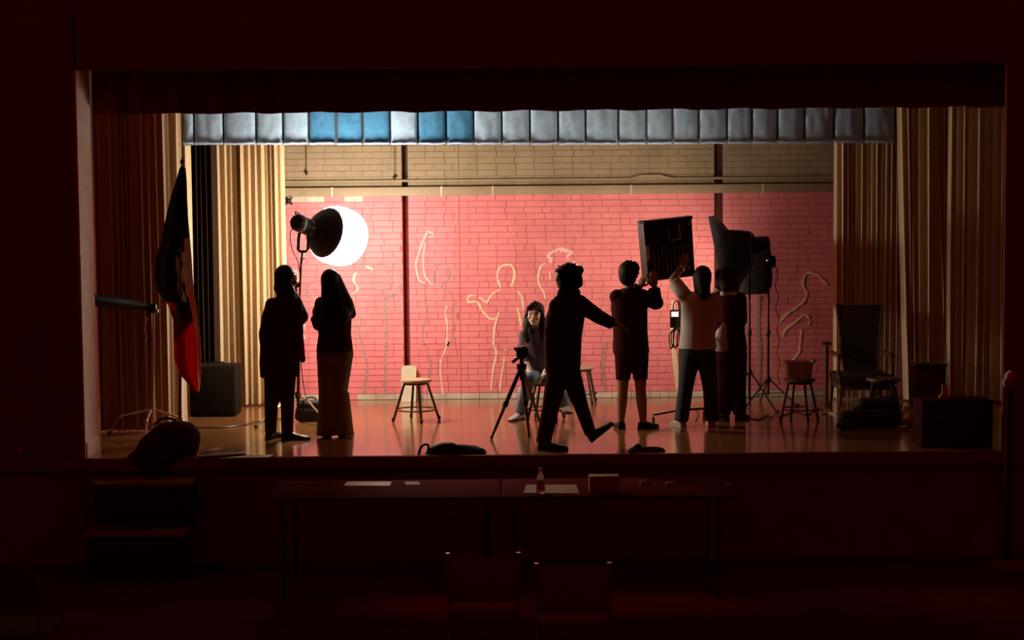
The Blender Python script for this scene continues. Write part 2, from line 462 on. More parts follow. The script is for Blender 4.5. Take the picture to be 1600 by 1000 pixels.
chalk = [
 (A([(585, 125), (545, 110), (525, 140), (490, 220), (455, 330), (450, 390), (475, 490), (520, 510)]), .016, M_CHALKW),
 (A([(545, 150), (580, 150), (575, 125)]), .014, M_CHALKW),
 (A([(520, 200), (505, 330), (515, 440), (535, 480), (580, 520), (592, 470)]), .014, M_CHALKW),
 (A([(590, 520), (595, 430), (620, 375), (660, 360), (700, 385), (715, 440), (690, 500), (655, 520), (655, 550), (720, 590), (740, 650), (735, 760), (740, 850), (730, 1000)]), .015, M_CHALKG),
 (A([(515, 520), (520, 640), (535, 780), (505, 850), (510, 1000)]) + Dz([(1370, 40), (1390, 110), (1415, 170), (1410, 300), (1380, 430)]), .015, M_CHALKG),
 (A([(690, 690), (680, 760), (695, 850), (690, 1000)]) + Dz([(1560, 20), (1500, 150), (1490, 250), (1510, 430)]), .017, M_CHALKW),
 (A([(1110, 545), (1090, 490), (1085, 440), (1105, 390), (1150, 370), (1195, 375), (1220, 430), (1210, 490), (1195, 540)]), .024, M_CHALK),
 (A([(1110, 560), (1060, 585), (1020, 630), (1000, 660), (930, 615), (870, 610), (850, 640), (870, 660), (930, 660), (970, 730), (1030, 790), (1085, 780), (1095, 740)]), .022, M_CHALK),
 (A([(1085, 780), (1060, 880), (1055, 990)]) + Cz([(215, 540), (235, 620), (200, 800), (182, 985)]) + [(767, 610)], .022, M_CHALK),
 (A([(1240, 570), (1275, 620), (1290, 720)]), .022, M_CHALK),
 (Cz([(455, 140), (480, 250), (492, 330)]), .026, M_CHALK),
 (Cz([(330, 570), (315, 700), (290, 850), (270, 1000)]) + [(779, 612)], .022, M_CHALK),
 (Bz([(285, 100), (240, 75), (265, 40), (320, 5), (370, -5), (430, 10), (490, 30), (440, 70), (458, 105)]), .028, M_CHALKW),
 (Bz([(330, 30), (335, 5)]), .014, M_CHALKW), (Bz([(380, 30), (378, 5)]), .014, M_CHALKW), (Bz([(430, 40), (440, 12)]), .014, M_CHALKW),
 (Bz([(285, 118), (240, 132), (170, 170), (145, 250), (140, 320), (160, 390), (195, 440), (215, 520)]), .024, M_CHALKW),
 (Bz([(500, 125), (550, 160), (590, 200)]), .022, M_CHALKW), (Bz([(260, 230), (265, 310)]), .02, M_CHALKW),
 (A([(0, 412), (50, 387), (110, 395)]), .024, M_CHALKW),
 (A([(120, 400), (130, 480), (115, 540), (180, 560), (240, 540), (265, 480), (230, 430), (205, 380), (140, 365), (210, 340), (270, 370), (320, 420), (345, 490)]), .018, M_CHALKG),
 (A([(340, 520), (290, 590), (210, 640), (215, 760), (220, 880), (215, 990)]) + Dz([(1070, 60), (1060, 120), (1060, 220), (1060, 430)]), .026, M_CHALKG),
 (Gz([(1470, 165), (1400, 132), (1310, 150), (1250, 230), (1242, 300), (1290, 390), (1215, 460)]), .026, M_CHALKW),
 (Gz([(860, 290), (780, 290), (710, 350), (690, 460), (740, 520)]), .022, M_CHALKG),
 (Gz([(1290, 700), (1330, 770), (1300, 860), (1320, 990)]) + Dz([(880, 20), (890, 80), (915, 180), (920, 280), (905, 330), (900, 420)]), .022, M_CHALKG),
 (Gz([(540, 170), (570, 200), (575, 300)]), .016, M_CHALKW), (Gz([(660, 790), (640, 900), (660, 990)]), .02, M_CHALKW),
 (Ez([(560, 230), (500, 160), (430, 130), (390, 150), (370, 220), (400, 290), (380, 350), (310, 410), (250, 450), (180, 530)]), .026, M_CHALK),
 (Ez([(215, 630), (240, 570), (320, 510), (380, 460), (420, 490), (415, 540)]), .026, M_CHALK),
 (Ez([(360, 570), (350, 680), (340, 750), (290, 820)]), .022, M_CHALK),
 ([(1052, 470), (1050, 520), (1054, 560), (1060, 612)], .045, M_CHALK),
 ([(1186, 462), (1184, 510), (1187, 560), (1184, 610)], .035, M_CHALKG),
 ([(946, 535), (942, 570), (945, 612)], .03, M_CHALKG),
]
for pts, w, m in chalk: ribbon('chalk_outline', pts, w, m)

# conduit and boxed pipe along the wall
pa, pb = W(446, 283, YB), W(1306, 283, YB)
mb = MB(); zA, zB = W(800, 281, YB).z, W(800, 279, YB).z
mb.tube([(-4.3, YB - .02, zA), (W(985, 280, YB).x, YB - .02, zA), (W(1000, 277, YB).x, YB - .03, zA + .03), (W(1030, 276, YB).x, YB - .03, zA + .035), (W(1050, 280, YB).x, YB - .02, zA), (4.6, YB - .02, zA)], .014, 8)
c1 = mb.build('wall_conduit', M_TAN); tag(c1, 'thin painted conduit running along the brick wall above the boxed pipe', 'pipe')
zA, zB = W(800, 306, YB).z, W(800, 291, YB).z
mb = MB().box((-4.3, YB - .078, zA + .01), (4.6, YB - .004, zB), .006)
c2 = mb.build('boxed_pipe', M_TAN); tag(c2, 'tan boxed pipe ledge along the wall above the pink paint', 'pipe')
mb = MB()
for k, px in enumerate((520, 690, 770, 985, 1190)):
    x = W(px, 300, YB).x; mb = MB().box((x - .01, YB - .08, zA), (x + .01, YB - .074, zB + .004)); mb.build('strap', M_PALE, c2)
for px, y0, y1, lab in ((478.5, 200, 270, 'thin dark cord with a small weight hanging nearest the beige left curtain'), (616, 200, 277, 'thin dark cord with a small weight hanging beside the narrow wall slot')):
    p, q = W(px, y0, YB - .05), W(px, y1, YB - .05)
    t = thing('hanging_cord', q, lab, 'cord', 'cords hanging on the wall')
    MB().tube([p, q], .004, 6).build('cord', M_STEEL, t)
    MB().ell(q, (.017, 0, 0), (0, .017, 0), (0, 0, .022)).build('weight', M_BLACK, t)
p = W(451, 314, YB - .13)
mb = MB(); mb.cap(p + V((0, .04, 0)), p, .02, .03); mb.cap(p + V((-.03, 0, .03)), p + V((.03, 0, -.03)), .014); mb.cap(p + V((.03, 0, .03)), p + V((-.03, 0, -.03)), .014)
single(mb, 'valve_handle', M_BLACK, 'small black valve handle on the wall beside the left curtain', 'valve')

# ================================================================== CURTAINS
def curtain(name, label, pxL, pxR, Y, zt, zb, folds, amp, m, seed, lean=0.0, thick=0.012, ymid=400, taper=0.0):
    rnd = random.Random(seed)
    xl, xr = W(pxL, ymid, Y).x, W(pxR, ymid, Y).x
    ws = [rnd.uniform(0.55, 1.5) for _ in range(folds)]; tot = sum(ws)
    amps = [rnd.uniform(0.55, 1.25) for _ in range(folds)]
    cols = []
    x = xl; K = 12
    for i in range(folds):
        w = ws[i] / tot * (xr - xl)
        for k in range(K):
            t = k / K
            cols.append((x + w * t + 0.24 * w * math.sin(2 * PI * t), amps[i] * (0.5 - 0.5 * math.cos(2 * PI * t)), i))
        x += w
    cols.append((xr, 0.0, folds - 1))
    nz = 22; front, back = [], []
    ph = [rnd.uniform(0, 6) for _ in range(folds)]
    for j in range(nz + 1):
        s = j / nz; z = zt + (zb - zt) * s
        rf, rb = [], []
        for (cx, a, i) in cols:
            g = 1 + 0.22 * math.sin(3.1 * s + ph[i]) + taper * s
            sway = 0.012 * math.sin(2.3 * s + ph[i]) * s + lean * s * (0.5 - 0.5 * math.cos(ph[i] * 2))
            y = Y - amp * a * g
            rf.append(V((cx + sway, y, z))); rb.append(V((cx + sway, y + thick, z)))
        front.append(rf); back.append(rb)
    mb = MB(); n = len(cols)
    vs = [p for r in front for p in r] + [p for r in back for p in r]; o = (nz + 1) * n; fs = []
    for j in range(nz):
        for i in range(n - 1):
            a = j * n + i
            fs.append((a, a + 1, a + n + 1, a + n)); fs.append((o + a, o + a + n, o + a + n + 1, o + a + 1))
        fs.append((j * n, j * n + n, o + j * n + n, o + j * n)); e = j * n + n - 1
        fs.append((e, o + e, o + e + n, e + n))
    for i in range(n - 1):
        fs.append((i, o + i, o + i + 1, i + 1)); e = nz * n + i; fs.append((e, e + 1, o + e + 1, o + e))
    mb._add(vs, fs)
    return single(mb, name, m, label, 'curtain', angle=75)

CT = 3.9
curtain('stage_curtain', 'dark main curtain in shade at the far left, behind the flag', 150, 266, 1.62, CT, .02, 13, .10, M_BEIGE, 3)
curtain('stage_curtain', 'narrow ochre leg curtain right behind the flag', 259, 287, 2.12, CT, .02, 3, .10, M_BEIGE, 12)
curtain('stage_curtain', 'thin tan strip of curtain just right of the flag top', 283, 301, 3.15, CT, .02, 2, .07, M_BEIGE, 14)
curtain('stage_curtain', 'curtain coloured dark brown in place of shade, behind the grey box, beside the bright curtain', 297, 341, 3.35, CT, .02, 5, .07, M_SHADECLOTH, 15)
curtain('stage_curtain', 'bright cream curtain in deep folds left of the pink wall', 334, 447, 3.62, CT, .02, 13, .11, M_BEIGE, 21)
curtain('stage_curtain', 'brown-lit curtain hanging right of the pink wall behind the armchair', 1303, 1402, 3.70, CT, .02, 13, .05, M_BEIGE, 33)
curtain('stage_curtain', 'ochre curtain with slanting folds between two others on the right', 1397, 1488, 3.5, CT, .02, 8, .055, M_BEIGE, 41, lean=.12, taper=.3)
curtain('stage_curtain', 'rightmost front curtain next to the dark edge of the stage opening', 1481, 1590, 3.3, CT, .02, 10, .055, M_BEIGE, 57)

# dark valance across the top of the opening
mb = MB(); n = 260; front = []; 
zv = [(XL - .01) + (XR + .45 - XL) * i / n for i in range(n + 1)]
top, bot, tb, bb_ = [], [], [], []
for i, x in enumerate(zv):
    y = 0.50 + 0.022 * math.sin(x * 21) + .012 * math.sin(x * 37 + 1)
    z = ZTOP + 0.006 * math.sin(x * 10.5) + 0.006 * noise.noise(V((x * 6, 0, 0)))
    top.append(V((x, y, 4.4))); bot.append(V((x, y, z))); tb.append(V((x, y + .02, 4.4))); bb_.append(V((x, y + .02, z)))
mb.rings([top, bot, bb_, tb], cap=False)
mb.f = [f for f in mb.f if not (max(i % (n + 1) for i in f) - min(i % (n + 1) for i in f) > 2)]; mb.mi = [0] * len(mb.f)
mb.f += [((n + 1) * 3 + i, (n + 1) * 3 + i + 1, i + 1, i) for i in range(n)]; mb.mi = [0] * len(mb.f)
single(mb, 'proscenium_valance', M_VAL, 'dark valance drape along the top of the stage opening', 'valance', angle=75)

# blue border: pleated panels over a dark sheet that paints the folds' shade
YBD = 2.95
edges = [285, 303, 349, 400, 442, 482, 525, 567, 609.5, 653, 697, 740, 784, 828, 872, 915, 966, 1010, 1051, 1092, 1136, 1175, 1215, 1257, 1303, 1350, 1398]
bx0, bx1 = W(285, 200, YBD).x, W(1398, 200, YBD).x
border = thing('border_curtain', V(((bx0 + bx1) / 2, YBD, W(800, 226, YBD).z)), 'pale blue pleated border curtain hanging above the stage', 'curtain')
zbt = 3.5
rnd = random.Random(5)
def zlow(px): 
    return W(px, 226.5 - 0.0 * px, YBD).z + (0.0 if px < 900 else 0.0)
for i in range(len(edges) - 1):
    a, b = edges[i], edges[i + 1]
    x0, x1 = W(a + 1.7, 200, YBD).x, W(b - 1.7, 200, YBD).x
    zl = W((a + b) / 2, 226 - max(0, (a - 900)) * 0.006, YBD).z
    mb = MB(); nx, nz = 10, 12; fr, bk = [], []
    for j in range(nz + 1):
        s = j / nz; z = zbt + (zl - zbt) * s
        r1, r2 = [], []
        for k in range(nx + 1):
            t = k / nx; x = x0 + (x1 - x0) * t
            bul = -0.018 * math.sin(PI * t) ** 0.5 + 0.014 * noise.noise(V((x * 14, z * 9, i)))
            hem = -0.012 if j == nz else 0
            zz = z + (0.006 * noise.noise(V((x * 22, 3, i))) if j == nz else 0)
            r1.append(V((x, YBD + bul + hem, zz))); r2.append(V((x, YBD + bul + .02, zz)))
        fr.append(r1); bk.append(list(reversed(r2)))
    mb.rings([f + b_ for f, b_ in zip(fr, bk)])
    px = (a + b) / 2
    blue = 480 < px < 740 and not (609 < px < 653) 
    p_ = mb.build('pleat_panel', M_BLUE if blue else M_GREYB, border, angle=80)
    # hem roll
    P = [V((x0 + (x1 - x0) * k / 6, YBD - .03 - .012 * math.sin(PI * k / 6), zl + .012 + .004 * rnd.uniform(-1, 1))) for k in range(7)]
    MB().tube(P, .013, 6).build('hem', M_GREYB, border)
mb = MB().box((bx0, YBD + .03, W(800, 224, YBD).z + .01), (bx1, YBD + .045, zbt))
mb.build('fold_shade_backing', M_FOLDSHADE, border)
MB().tube([(bx0 - .1, YBD + .035, zbt + .03), (bx1 + .1, YBD + .035, zbt + .03)], .03, 10).build('batten', M_STEEL, border)
for k in range(5):
    x = bx0 + .3 + (bx1 - bx0 - .6) * k / 4
    MB().tube([(x, YBD + .035, zbt + .03), (x, YBD + .035, 4.4)], .006, 6).build('hanging_line', M_STEEL, border)

# ================================================================== LIGHTS AND STANDS
def tripod(t, base, top, spread, hub, angs, m=M_STEEL, r=.013, foot_r=.009, legm=None):
    """pole with slanting legs standing on the floor around base"""
    MB().tube([base + V((0, 0, .10)), base + V((0, 0, (top.z - base.z) * .5))], r * 1.25, 10).build('pole', m, t)
    MB().tube([base + V((0, 0, (top.z - base.z) * .5)), top], r, 10).build('pole', m, t)
    h = base + V((0, 0, hub))
    MB().lathe(h - V((0, 0, .03)), (0, 0, 1), [(r * 2, 0), (r * 2.2, .02), (r * 2.2, .05), (r * 1.6, .06)], 12).build('collar', M_BLACK, t)
    MB().lathe(base + V((0, 0, (top.z - base.z) * .5)), (0, 0, 1), [(r * 1.8, -.02), (r * 1.9, .0), (r * 1.9, .03), (r * 1.4, .04)], 12).build('collar', M_BLACK, t)
    for a in angs:
        d = V((math.cos(a), math.sin(a), 0)); f = base + d * spread + V((0, 0, .012))
        lg = MB().tube([h + d * .02, f], foot_r, 8).build('leg', legm or m, t)
        MB().cap(f + V((0, 0, .002)), f + d * .03 + V((0, 0, -.0)), .012).build('rubber_foot', M_BLACK, lg)
        MB().tube([base + V((0, 0, .12)), h * .45 + f * .55], .005, 6).build('brace', m, t)

def cable(name, pts, label, r=.006, m=M_BLACK):
    mb = MB().tube(arc_pts(pts, 6), r, 6)
    return single(mb, name, m, label, 'cable')

# ---- the white lantern on its stand
lb = F(466, 657); YLN = lb.y
C = W(528, 369, YLN - .02); RL = 46.5 / FPX * (C.y - CAMLOC.y)
neck = W(487, 357, YLN - .26)
ax = (neck - C).normalized()              # axis from lantern to lamp head
lant = thing('lantern_light', lb, 'glowing white lantern light with black skirt on a stand at the left', 'stage light')
ang = math.radians(60)
prof = []
for k in range(17):
    th = ang * 0.97 + (PI - ang * 0.97) * k / 16
    rr_ = RL * (1.0 + 0.02 * math.cos(6 * th))
    prof.append((rr_ * math.sin(th), rr_ * math.cos(th)))
dome = MB().lathe(C, ax, prof, 32).build('diffuser', M_LANT, lant); dome['label'] = 'glowing white diffuser cloth'
prof = [(.045, RL * 1.27), (.06, RL * 1.26), (.075, RL * 1.20)]
for k in range(9):
    th = math.radians(22) + (ang - math.radians(22)) * k / 8
    prof.append((RL * 1.015 * math.sin(th), RL * (1.0 + .16 * (1 - k / 8)) * math.cos(th)))
inner = [(r * .985, h - .006) for r, h in reversed(prof)]
MB().lathe(C, ax, prof + inner, 32, cap=False).build('skirt', M_BLKFAB, lant)
nk = C + ax * RL * 1.26
tail = nk + (W(461, 346, YLN - .52) - nk).normalized() * .26
bax = (tail - nk).normalized()
body = MB().lathe(nk, bax, [(.078, -.02), (.082, .02), (.072, .05), (.074, .15), (.082, .16), (.082, .22), (.066, .25)], 16).build('lamp_head', M_BLACK, lant)
for k in range(6):
    MB().lathe(nk + bax * (.07 + k * .013), bax, [(.0745, 0), (.079, .002), (.079, .006), (.0745, .008)], 16, cap=False).build('cooling_fin', M_BLACK, body)
MB().cap(nk + bax * .02 + V((.01, -.078, -.02)), nk + bax * .02 + V((.01, -.092, -.02)), .012).build('lock_button', M_CHROME, body)
MB().cap(nk - bax * .03 + V((.0, -.08, -.005)), nk - bax * .03 + V((0, -.09, -.005)), .014).build('lock_button', M_CHROME, body)
hp = tail + V((0, 0, .07))
MB().tube(arc_pts([tail - bax * .03 + V((0, 0, .06)), hp + V((-.0, 0, .02)), hp - bax * .07 + V((0, 0, .02)), tail - bax * .12 + V((0, 0, .06))], 5), .008, 8).build('top_handle', M_BLACK, body)
# yoke bracket
yk = nk + bax * .12
yk0 = W(474, 392, YLN - .36)
u = V((.085, 0, 0))
top_l, top_r = W(468, 364, YLN - .36), W(482, 362, YLN - .36)
bl, br_ = W(466, 390, YLN - .36), W(481, 390, YLN - .36)
MB().tube([top_l, W(466.5, 372, YLN - .36), bl, W(469, 393, YLN - .36), W(478, 393, YLN - .36), br_, W(482, 372, YLN - .36), top_r], .014, 8).build('yoke', M_BLACK, lant)
MB().cap(top_l, yk, .012).build('yoke_pin', M_BLACK, lant)
ptop = W(473, 394, YLN - .36)
pbot = lb
MB().tube([ptop, W(470.5, 412, YLN - .33)], .012, 10).build('spigot', M_STEEL, lant)
MB().tube([W(470.5, 410, YLN - .33), W(468, 470, YLN - .22), ], .010, 10).build('pole', M_STEEL, lant)
MB().tube([W(468, 466, YLN - .23), W(466.5, 560, YLN - .09)], .013, 10).build('pole', M_STEEL, lant)
MB().tube([W(466.5, 556, YLN - .09), lb + V((0, 0, .08))], .016, 10).build('pole', M_STEEL, lant)
kn = W(466, 447, YLN - .25)
MB().cap(kn + V((-.035, -.01, -.01)), kn + V((.01, -.01, .015)), .018, .022).build('clamp_knob', M_BLACK, lant)
MB().cap(kn + V((-.02, -.01, -.02)), kn + V((-.015, -.01, -.075)), .010).build('clamp_lever', M_BLACK, lant)
MB().cap(W(475, 404, YLN - .33), W(471, 405, YLN - .33), .008).build('knob', M_BLACK, lant)
hub = lb + V((0, 0, .24))
for fp in (F(401, 668), F(515, 668.5), lb + V((.03, .55, 0))):
    d = (fp - lb); d.z = 0
    lg = MB().tube([hub + d.normalized() * .02, hub + d * .30 + V((0, 0, -.02)), fp + V((0, 0, .014))], .011, 8).build('leg', M_CHROME, lant)
    MB().cap(fp + V((0, 0, .015)), fp + d.normalized() * .02 + V((0, 0, .015)), .014).build('rubber_foot', M_BLACK, lg)
MB().lathe(hub - V((0, 0, .03)), (0, 0, 1), [(.02, 0), (.028, .01), (.028, .06), (.02, .07)], 12).build('collar', M_BLACK, lant)
ca = [tail + V((-.0, -.02, -.05)), W(454, 362, YLN - .5), W(454, 378, YLN - .45), W(458, 393, YLN - .4), W(465, 408, YLN - .36), W(468.5, 430, YLN - .29), W(469, 500, YLN - .2), W(470, 560, YLN - .12), W(474, 600, YLN - .08), W(480, 630, YLN - .02), ]
MB().tube(arc_pts(ca, 6), .0045, 6).build('power_cord', M_BLACK, lant)
# sandbag slung on the stand foot
sb = Blob(); c = W(484, 648, YLN - .10)
sx = .5 / 165
for (px, py, qx, qy, r) in ((472, 633, 497, 632, .05), (471, 643, 498, 643, .06), (469, 650, 498, 652, .055), (478, 656, 498, 657, .05)):
    sb.cap(W(px, py, YLN - .09), W(qx, qy, YLN - .07), r)
sbt = thing('sandbag', V((c.x, c.y, 0)), 'black sandbag slung at the foot of the lantern stand', 'sandbag')
sb.skin('bag', M_BLKFAB, sbt, .01, 6)
MB().tube(arc_pts([W(474, 632, YLN - .1), W(480, 622, YLN - .09), W(492, 622, YLN - .08), W(496, 632, YLN - .08)], 5), .008, 6).build('strap', M_BLKFAB, sbt)

cable('power_cable', [F(262, 668) + V((0, 0, .008)), F(300, 669) + V((0, 0, .008)), F(340, 669.5) + V((0, 0, .008)), F(375, 666) + V((0, 0, .008)), F(402, 660) + V((0, 0, .008)), F(440, 655) + V((0, 0, .008))], 'thin dark cable across the floor between grey box and lantern stand')

# ---- hand-held light panel on a rolling stand
YP = F(1060, 660).y - .12
pn = thing('light_panel', F(1062, 655), 'square black light panel tilted up on a rolling stand, held by two people', 'stage light')
q = [W(1005, 346, YP - .10), W(1080.5, 338, YP + .16), W(1086, 431, YP + .22), W(1013, 440, YP - .04)]     # back face
nrm = (q[1] - q[0]).cross(q[3] - q[0]).normalized()
if nrm.y < 0: nrm = -nrm
th = .10
MB().prism([p for p in q], nrm * th).build('housing', M_BLACK, pn, smooth=False)
ctr = sum(q, V()) / 4
ins = [p + (ctr - p) * .06 + nrm * (th + .001) for p in q]
MB().prism(ins, nrm * .004).build('lamp_face', M_LED, pn, smooth=False)
eu = (q[1] - q[0]); ev = (q[3] - q[0])
def on(a, b, o=-.004): return q[0] + eu * a + ev * b + nrm * o
MB().tube([on(.43, .14), on(.43, .14, -.05), on(.44, .36, -.05), on(.66, .34, -.05), on(.65, .12, -.05), on(.65, .12)], .010, 8).build('handle', M_CHROME, pn)
for a, b in ((.0, .0), (1, 0), (1, 1), (0, 1)):
    e = q[0] + eu * a + ev * b; f = ctr + (e - ctr) * .96
    MB().cap(f + nrm * -.006, f + nrm * .06, .018).build('corner_bumper', M_BLKFAB, pn)
rnd = random.Random(4)
for r_ in range(9):
    MB().tube([on(.15 + .085 * r_, .50, -.006), on(.15 + .085 * r_, .90, -.006)], .009, 6).build('cooling_fin', mat('fin_metal', (.16, .12, .10), .35, .6), pn)
for k in range(10):
    a, b = rnd.uniform(.2, .9), rnd.uniform(.4, .9)
    MB().cap(on(a, b, -.012), on(a + rnd.uniform(-.01, .01), b + rnd.uniform(.02, .06), -.012), .005).build('screw', M_CHROME, pn)
MB().cap(on(.93, .10, -.01), on(.92, .13, -.01), .009).build('screw', M_CHROME, pn)
tagp = MB().prism([W(1008.5, 385, YP - .105), W(1013.5, 383, YP - .09), W(1016, 405, YP - .085), W(1011, 408, YP - .1)], (0, -.006, 0)); tagp.build('sticker', M_PAPER, pn, smooth=False)
pb_ = F(1062, 655)
MB().tube([pb_ + V((0, 0, .07)), W(1062, 440, YP + .02)], .014, 10).build('pole', M_CHROME, pn)
MB().tube([W(1062, 448, YP + .02), W(1050, 425, YP + .14), ctr + nrm * .06], .016, 8).build('bracket', M_BLACK, pn)
for fp in (F(1021, 662), F(1100, 652), F(1062, 641)):
    d = fp - pb_
    MB().tube([pb_ + V((0, 0, .09)), fp + V((0, 0, .085))], .013, 8).build('leg', M_STEEL, pn)
    cs = MB().tube([fp + V((0, 0, .09)), fp + V((0, 0, .05))], .010, 8).build('caster_fork', M_CHROME, pn)
    MB().lathe(fp + V((-.012, 0, .032)), (1, 0, 0), [(.012, 0), (.032, .002), (.032, .022), (.012, .024)], 16).build('caster_wheel', M_BLACK, cs)
# power box with hanging cords
bxp = W(1056, 496, YP - .04)
pw = thing('power_box', V((bxp.x, bxp.y, W(1056, 513, YP).z)), 'small black power box with bright label hanging beside the white shirt', 'power supply')
lo, hi = W(1047, 512, YP - .05), W(1065, 484, YP - .05)
MB().box((lo.x, YP - .08, lo.z), (hi.x, YP - .01, hi.z), .008).build('case', M_BLACK, pw)
a, b = W(1049, 495, YP - .081), W(1060, 487, YP - .081)
MB().box((a.x, YP - .084, a.z), (b.x, YP - .079, b.z)).build('sticker', mat('glowing_label', (.9, .9, .9), .4, emit=((1, .93, .88), .9)), pw)  # white label made to glow so it shows bright; no lamp in it
MB().tube(arc_pts([W(1052, 484, YP - .05), W(1053, 474, YP - .05), W(1059, 470, YP - .05), W(1062, 484, YP - .05)], 5), .006, 6).build('loop', M_BLACK, pw)
for k, (x0, x1) in enumerate(((1046, 1052), (1052, 1058), (1049, 1061))):
    MB().tube(arc_pts([W(1056 - k, 512, YP - .04), W(x0, 522, YP - .045), W(x0 + .5, 538, YP - .045), W((x0 + x1) / 2, 545 - k, YP - .04), W(x1, 536, YP - .035), W(x1 + 1, 520, YP - .035), W(1058, 512, YP - .04)], 5), .006, 6).build('cord', M_BLACK, pw)

# ---- two softboxes at the right on tall stands
YS = F(1171, 636).y
s1b = F(1171, 641); s2b = F(1200, 632); YS = s1b.y
sA = thing('softbox', s1b, 'black softbox turned left on the stand nearer the centre', 'stage light', 'softboxes at the right')
sB = thing('softbox', s2b, 'black softbox with rounded back on the rightmost light stand', 'stage light', 'softboxes at the right')
tripod(sA, s1b, W(1171, 400, YS), .30, .38, (math.radians(200), math.radians(320), math.radians(80)), r=.012)
tripod(sB, s2b, W(1201, 410, s2b.y), .30, .26, (math.radians(215), math.radians(330), math.radians(95)), r=.013)
def sbox(t, fr, bk, m_face, cups):
    """fabric pyramid from the front frame fr (4 pts) to the small back ring bk (4 pts)"""
    mid = [f + (b - f) * .55 + (f + b - sum(fr, V()) / 2 - sum(bk, V()) / 2) * .02 for f, b in zip(fr, bk)]
    n = (fr[1] - fr[0]).cross(fr[3] - fr[0]).normalized()
    if n.dot(sum(fr, V()) / 4 - sum(bk, V()) / 4) < 0: n = -n
    lip = [f + n * .05 for f in fr]
    MB().rings([lip, fr, mid, bk], cap=False).build('shell', M_BLKFAB, t)
    c = sum(fr, V()) / 4
    MB().prism([f + (c - f) * .02 for f in fr], n * .004).build('front_cloth', m_face, t, smooth=False)
    MB().rings([[p - n * .001 for p in bk], [p - n * .002 for p in bk]]).build('back_ring', M_BLACK, t)
    for i in range(4):
        MB().tube([fr[i], mid[i], bk[i]], .006, 6).build('rod', M_STEEL, t)
frA = [W(1114.5, 337, YS - .42), W(1128, 348, YS + .10), W(1152, 461, YS + .08), W(1139, 459, YS - .38)]
bkA = [W(1172, 362, YS - .16), W(1178, 366, YS + .02), W(1180, 408, YS + .02), W(1174, 408, YS - .16)]
sbox(sA, frA, bkA, M_SOFT, None)
hd = W(1176, 384, YS)
MB().lathe(hd, (1, .0, .12), [(.085, 0), (.09, .02), (.08, .10), (.075, .16), (.05, .17)], 16).build('lamp_head', M_BLACK, sA)
MB().tube([W(1171, 402, YS), W(1176, 392, YS)], .018, 8).build('bracket', M_BLACK, sA)
YS2 = s2b.y
frB = [W(1148, 380, YS2 - .02), W(1150, 380, YS2 + .38), W(1152, 461, YS2 + .38), W(1150, 460, YS2 - .02)]
rB = [[W(1153, 372, YS2 - .02), W(1155, 376, YS2 + .30), W(1158, 461, YS2 + .28), W(1152, 460, YS2 - .05)],
      [W(1182, 374, YS2 - .10), W(1182, 376, YS2 + .2), W(1184, 460, YS2 + .2), W(1180, 459, YS2 - .12)],
      [W(1197, 373, YS2 - .10), W(1197, 376, YS2 + .16), W(1200, 459, YS2 + .16), W(1197, 458, YS2 - .12)],
      [W(1203, 384, YS2 - .08), W(1203, 386, YS2 + .12), W(1206, 446, YS2 + .12), W(1206, 444, YS2 - .10)],
      [W(1205, 396, YS2 - .04), W(1205, 396, YS2 + .08), W(1207, 430, YS2 + .08), W(1207, 430, YS2 - .06)]]
MB().rings(rB).build('shell', M_BLKFAB, sB)
c = sum(rB[0], V()) / 4
MB().prism([p + (c - p) * .06 + V((-.006, 0, 0)) for p in rB[0]], (-.004, 0, 0)).build('front_cloth', M_SOFT, sB, smooth=False)
MB().lathe(W(1204, 409, YS2 - .0), (1, 0, 0), [(.06, 0), (.065, .01), (.06, .045), (.04, .05)], 16).build('lamp_head', M_BLACK, sB)
MB().cap(W(1199, 407, YS2 - .12), W(1199.5, 407, YS2 - .14), .018).build('knob', M_CHROME, sB)
pts = [W(1210, 416, YS2)] + [W(1213 + 2.4 * math.sin(k * 1.55) + k * .22, 420 + k * 8.6, YS2 + .05) for k in range(22)]
pts[-1].z = max(pts[-1].z, .01)
MB().tube(arc_pts(pts, 5), .0045, 6).build('coiled_cord', M_BLACK, sB)
z8 = V((0, 0, .007))
cable('power_cable', [F(p, q_) + z8 for p, q_ in ((1216, 652), (1230, 648), (1243, 644), (1262, 649), (1274, 641), (1286, 641))], 'dark cable winding behind the stool with the tub', .006)
cable('power_cable', [F(p, q_) + z8 for p, q_ in ((1172, 651), (1178, 656), (1190, 655), (1198, 650), (1207, 653))], 'dark cable looping in front of the softbox stands', .006)
cable('power_cable', [F(p, q_) + z8 for p, q_ in ((1084, 638), (1090, 643), (1091, 650), (1087, 658))], 'dark cable between the two people at the right', .006)
cable('power_cable', [F(p, q_) + z8 for p, q_ in ((1282, 649), (1291, 646), (1300, 647), (1306, 652), (1314, 657))], 'white cable on the floor left of the dark bags', .007, M_PAPER)

